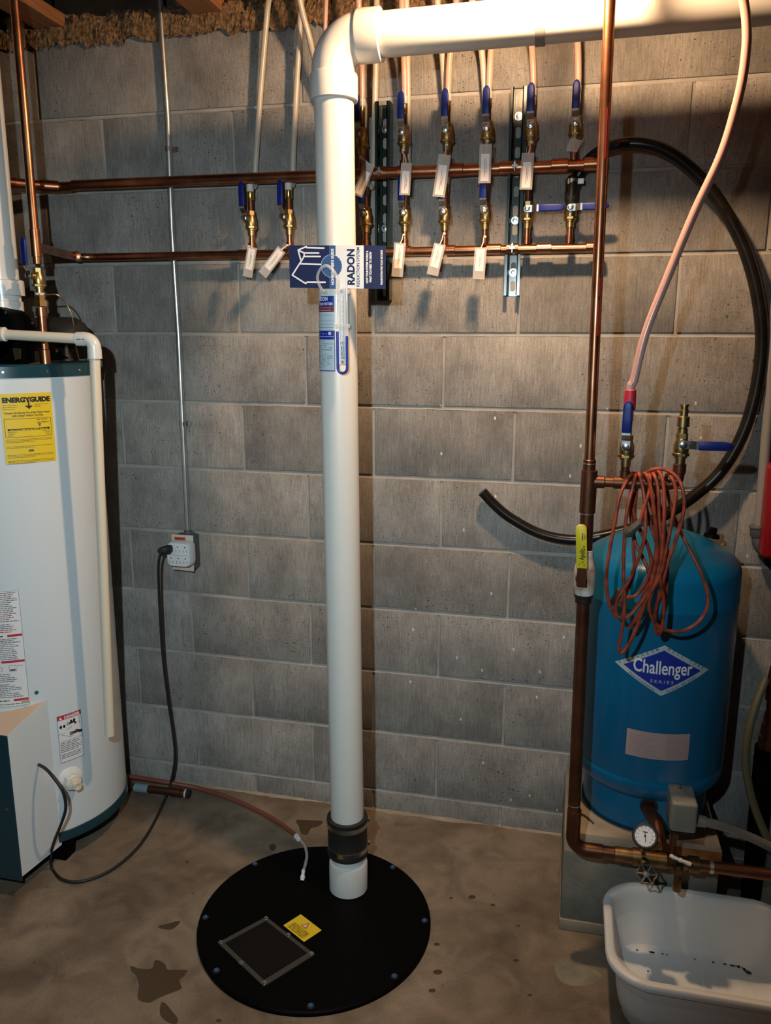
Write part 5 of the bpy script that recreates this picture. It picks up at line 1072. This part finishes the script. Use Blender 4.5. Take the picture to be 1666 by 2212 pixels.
# ---------------------------------------------------------------- black hose
hs_ = thing('black_hose', (LOW[7], YL, ZL+0.12), 'thick black hose looping from the last lower valve around behind the blue tank', 'hose')
hx0 = LOW[7]
hpz = [V((hx0, YL, ZL+0.112)), V((hx0+0.001, YL, ZL+0.16)), aY(1240, 405, -0.028), aY(1252, 375, -0.024), aY(1280, 340, -0.040), aY(1325, 316, -0.075), aY(1385, 311, -0.085), aY(1450, 333, -0.080), aY(1515, 388, -0.070), aY(1575, 470, -0.060), aY(1620, 570, -0.055), aY(1644, 690, -0.05), aY(1641, 800, -0.045), aY(1612, 920, -0.045), aY(1560, 1015, -0.045), aY(1495, 1075, -0.045), aY(1430, 1115, -0.035), aY(1360, 1143, -0.028), aY(1290, 1160, -0.03), aY(1230, 1166, -0.03), aY(1165, 1152, -0.03), aY(1105, 1120, -0.03), aY(1070, 1092, -0.03), aY(1042, 1062, -0.034)]
ps_ = spl(hpz, 7)
b = B(); b.tube(ps_, [0.0158 if i < 110 else 0.0158-0.0015*min(1, (i-110)/30) for i in range(len(ps_))], 20); b.build('hose', MT['poly'], hs_)
b = B(); b.lathe((hx0, YL, ZL+0.150), (0, 0, 1), [(0, 0.0160), (0, 0.0172), (0.014, 0.0172), (0.014, 0.0160)], 24); b.box((hx0+0.022, YL-0.006, ZL+0.157), (0.014, 0.012, 0.012)); b.build('hose_clamp', MT['steel'], hs_)
b = B(); b.lathe((hx0, YL, ZL+0.104), (0, 0, 1), [(0, 0.013), (0.012, 0.0165), (0.030, 0.0165)], 20); b.build('hose_barb', MT['rubber'], hs_)

# ---------------------------------------------------------------- orange cord over the branch
def Z(x, y, Y=-0.545): return aY(1200+x*0.2161, 1000+y*0.2161, Y)
F, Bk = -0.545, -0.490
path = [
 Z(850,590,-0.556), Z(890,440,-0.552), Z(935,300,-0.548), Z(950,180,-0.540), Z(935,112,-0.520), Z(915,200,-0.497), Z(905,420,Bk), Z(955,620,-.50), Z(1020,860,-.51), Z(990,1120,-.52), Z(900,1330,-.53), Z(790,1480,-.535), Z(700,1550,-.54), Z(625,1530,-.54), Z(605,1440,-.54),
 Z(640,1330,F), Z(740,1170,F), Z(830,960,-.552), Z(895,720,-.555), Z(900,480,-.552), Z(880,280,F), Z(850,150,-.54), Z(828,104,-.52), Z(818,200,-.497), Z(790,520,Bk), Z(780,840,Bk), Z(790,1060,-.495), Z(740,1230,-.50), Z(650,1420,-.52), Z(700,1350,-.535),
 Z(800,1330,-.53), Z(900,1200,-.53), Z(960,1020,-.535), Z(920,820,-.53), Z(800,560,-.50), Z(770,300,Bk), Z(775,150,-.50), Z(775,102,-.52), Z(720,170,-.542), Z(645,330,-.550), Z(600,560,-.552), Z(545,860,-.552), Z(512,1100,-.55), Z(525,1350,-.545), Z(590,1510,-.54), Z(680,1555,-.535), Z(780,1480,-.53), Z(880,1320,-.525), Z(935,1120,-.52),
 Z(870,940,-.51), Z(790,760,-.50), Z(745,420,Bk), Z(770,220,Bk), Z(800,106,-.52), Z(780,220,-.54), Z(720,460,-.548), Z(690,760,-.548), Z(682,1100,-.545), Z(692,1400,-.545), Z(670,1650,-.54), Z(636,1840,-.54), Z(660,1900,-.54), Z(730,1820,-.54), Z(810,1660,-.545), Z(880,1440,-.55), Z(960,1200,-.556), Z(1015,960,-.56), Z(1010,700,-.56), Z(985,460,-.556), Z(955,260,-.55), Z(925,150,-.54), Z(890,106,-.52), Z(905,220,-.497), Z(1000,560,Bk), Z(1060,900,-.50), Z(1040,1300,-.51), Z(1000,1560,-.52), Z(1030,1700,-.53), Z(1070,1640,-.54),
 Z(1085,1380,-.55), Z(1050,1150,-.56), Z(1075,820,-.565), Z(1090,500,-.565), Z(1085,260,-.555), Z(1060,130,-.54), Z(1020,90,-.52), Z(1010,220,-.497), Z(1020,620,Bk), Z(1000,960,-.50), Z(960,1240,-.51), Z(880,1440,-.52), Z(740,1650,-.53), Z(820,1540,-.54), Z(930,1330,-.555), Z(1050,1120,-.562), Z(1110,860,-.565), Z(1170,560,-.562), Z(1205,330,-.555), Z(1185,190,-.545), Z(1120,112,-.52), Z(1110,230,-.497), Z(1180,520,Bk), Z(1270,720,-.49), Z(1370,920,-.50), Z(1460,1110,-.51), Z(1520,1300,-.515), Z(1515,1460,-.52), Z(1430,1590,-.525), Z(1300,1670,-.53), Z(1160,1685,-.535), Z(1030,1630,-.54), Z(955,1520,-.545), Z(940,1380,-.55), Z(1000,1180,-.556),
 Z(1060,900,-.552), Z(1040,560,-.55), Z(1030,280,-.548), Z(1000,150,-.54), Z(970,110,-.52), Z(985,220,-.497), Z(1090,620,Bk), Z(1120,1000,-.50), Z(1095,1400,-.51), Z(1060,1680,-.52), Z(1010,1690,-.53), Z(1000,1500,-.54), Z(1060,1250,-.55), Z(1130,980,-.55), Z(1200,780,-.55), Z(1265,580,-.55), Z(1290,400,-.55), Z(1260,220,-.545), Z(1180,110,-.535), Z(1060,58,-.525), Z(950,75,-.52), Z(900,120,-.515)]
ec = thing('extension_cord', V((path[0].x, -0.52, zbr)), 'dirty orange extension cord coiled and hung over the copper branch pipe', 'cord')
b = B(); b.tube(spl(path, 6), 0.0040, 8); b.build('cable', MT['orange'], ec)
c0, c1 = Z(860, 590, -.558), Z(690, 725, -.562); d = (c1-c0)
b = B(); b.lathe(c0, d, [(0, 0.0045), (0.004, 0.008), (d.length*0.45, 0.0095), (d.length*0.6, 0.0085), (d.length*0.62, 0.0125), (d.length*0.75, 0.0125), (d.length, 0.0060)], 14); b.build('plug', MT['plug'], ec)
c0, c1 = Z(655, 1255, -.530), Z(575, 1420, -.530); d = c1-c0
b = B(); b.lathe(c0, d, [(0, 0.0035), (0.004, 0.0085), (d.length*0.8, 0.0095), (d.length, 0.0045)], 12); b.build('socket', MT['rubber'], ec)

# ---------------------------------------------------------------- white tub
x0, x1, y0, y1, hz_ = 1.098, 1.535, -0.762, -0.425, 0.180
tub = thing('tub', ((x0+x1)/2, (y0+y1)/2, 0), 'white plastic dish tub on the floor under the spigot', 'tub')
def rrect(ins, z, rad=0.095, n=12):
    r = max(0.02, rad-ins*0.6); pts = []
    for cx_, cy_, a0_ in ((x1-ins-r, y1-ins-r, 0), (x0+ins+r, y1-ins-r, PI/2), (x0+ins+r, y0+ins+r, PI), (x1-ins-r, y0+ins+r, 1.5*PI)):
        for k in range(n): a = a0_+PI/2*k/(n-1); pts.append(V((cx_+r*math.cos(a), cy_+r*math.sin(a), z)))
    return pts
b = B(); R = [rrect(0.070, 0.001), rrect(0.055, 0.003), rrect(0.045, 0.018), rrect(0.019, hz_-0.026), rrect(0.017, hz_-0.017), rrect(0.001, hz_-0.016), rrect(0.0, hz_-0.004), rrect(0.003, hz_), rrect(0.016, hz_), rrect(0.021, hz_-0.005), rrect(0.022, hz_-0.02), rrect(0.030, 0.075), rrect(0.036, 0.045), rrect(0.050, 0.030), rrect(0.075, 0.0255)]
b.rings(R, True, True); tb = b.build('tub_shell', MT['bin'], tub, smooth=50)
b = B()
for k in range(15):
    x = x0+0.09+k*0.018; b.span((x, y0+0.09, 0.0250), (x+0.007, y1-0.085, 0.0266))
b.build('floor_ribs', MT['bin'], tub)
def grime(pts, w):
    P_ = [aZ(x, y, 0.0285) for x, y in pts]
    for q in P_:
        dd_ = y1-q.y
        q.y = min(q.y, y1-0.056); q.z = 0.0268+max(0, 0.075-(y1-q.y))*0.18+0.0014
    bb = B(); r3 = random.Random(2)
    for i, p in enumerate(P_):
        for k in range(10):
            q = p+V((r3.uniform(-w[i], w[i])*1.6, r3.uniform(-w[i], w[i])*0.6, 0)); s_ = r3.uniform(0.0008, 0.0026)*(1+w[i]*60)
            bb.add([q+V((s_*math.cos(a)*r3.uniform(.6, 1.3), s_*math.sin(a)*r3.uniform(.4, 1), 0.0003)) for a in [j*1.0472 for j in range(6)]], [tuple(range(6))])
    bb.build('grime', K['dirt'], tub, smooth=0, recalc=False)
grime([(1440,2057),(1500,2068),(1540,2076),(1565,2081),(1580,2085),(1592,2089),(1602,2093),(1611,2098),(1618,2102)], [0.0004, 0.0006, 0.001, 0.002, 0.003, 0.004, 0.005, 0.005, 0.004])
grime([(1376,2050),(1405,2053),(1410,2056),(1430,2056),(1400,2097)], [0.001, 0.002, 0.002, 0.001, 0.0003])

# ---------------------------------------------------------------- right edge: conduit, red cabinet, black standpipe
gr = thing('conduit', aY(1640, 1180, -0.05), 'grey plastic conduit with connector beside the red cabinet', 'conduit')
c1_ = [aY(1672, 700, -0.04)+V((0.012, 0.004, 0.75)), aY(1672, 700, -0.04), aY(1664, 850, -0.04), aY(1655, 950, -0.04), aY(1648, 1040, -0.042), aY(1640, 1136, -0.045)]
b = B(); b.tube(spl(c1_, 5), 0.0125, 18); b.build('tube', MT['grey_pvc'], gr)
e0 = aY(1638, 1133, -0.045); e1 = aY(1638, 1160, -0.045)
b = B(); b.lathe(e0, e1-e0, [(0, 0.017), (0.004, 0.022), (0.008, 0.022), (0.010, 0.020), (0.028, 0.020), (0.034, 0.017)], 20); b.tube(spl([e1, aY(1640, 1175, -0.047), aY(1650, 1188, -0.05), aY(1662, 1192, -0.055)], 5), 0.0165, 18); b.build('connector', MT['grey_dark'], gr)
rx = aY(1655, 1100, -0.10).x
rc_ = thing('red_cabinet', (rx+0.1, -0.05, aY(1660, 1220, -0.10).z), 'red metal cabinet on the wall at the right edge', 'cabinet')
zr0, zr1 = aY(1664, 1205, -0.10).z, aY(1660, 1005, -0.10).z
b = B(); b.span((rx, -0.12, zr0), (rx+0.25, -0.02, zr1)); b.build('shell', MT['red'], rc_, bevel=0.012, seg=3)
b = B(); b.span((rx+0.012, -0.112, zr0-0.022), (rx+0.24, -0.02, zr0)); b.build('base', MT['black'], rc_, bevel=0.004)
bs = thing('standpipe', aZ(1640, 1905, 0)*1.0, 'black standpipe topped by dark threaded fittings at the right edge', 'pipe')
yb_ = -0.30; bx = aY(1642, 1700, yb_).x
b = B(); b.tube([V((bx+0.016, yb_, 0.0)), V((bx+0.008, yb_, aY(1640, 1612, yb_).z))], 0.030, 28); b.build('standpipe_body', MT['black'], bs)
zq = [aY(1650, y, yb_).z for y in (1618, 1590, 1560, 1510, 1470, 1440)]
b = B(); b.lathe(V((bx+0.010, yb_, 0)), (0, 0, 1), [(zq[0], 0.026), (zq[1], 0.024), (zq[1], 0.020), (zq[2], 0.020), (zq[2], 0.016), (zq[3], 0.016), (zq[3], 0.021), (zq[4], 0.021), (zq[5], 0.017), (zq[5]+0.01, 0.010)], 20); b.build('threaded_fitting', MT['copper_dark'], bs)
pb = thing('softener_tank', (1.66, -0.33, 0), 'pale blue tank cut off by the right edge', 'tank')
bxx = aY(1656, 1700, -0.33).x+0.018; b = B(); b.lathe((bxx+0.115, -0.33, 0), (0, 0, 1), [(0.0, 0.115), (0.62, 0.115), (0.66, 0.10), (0.69, 0.05)], 48); b.build('shell', MT['pale_blue'], pb)
b = B(); b.lathe((bxx+0.115, -0.33, 0.688), (0, 0, 1), [(0.0, 0.05), (0.04, 0.045), (0.05, 0.03)], 24); b.build('cap', MT['black'], pb); pb.location = pb.location
oh = [aY(1655, 1465, -0.32), aY(1634, 1520, -0.34), aY(1616, 1590, -0.355), aY(1612, 1650, -0.36), aY(1622, 1715, -0.365), aY(1642, 1775, -0.37), aY(1668, 1830, -0.38), aY(1700, 1880, -0.39)]
b = B(); b.tube(spl(oh, 6), 0.0095, 14); o = b.build('olive_hose', MT['olive']); tag(o, 'olive green hose curving down in front of the black standpipe', 'hose')
# bent nail on the pad
nl = [aZ(1254, 1757, 0.279), aZ(1266, 1763, 0.281), aZ(1274, 1770, 0.281), aZ(1283, 1779, 0.279)]
b = B(); b.tube(spl(nl, 4), 0.0018, 8); o = b.build('bent_nail', MT['copper_dark']); tag(o, 'rusty bent nail lying on the pad beside the copper riser', 'nail')
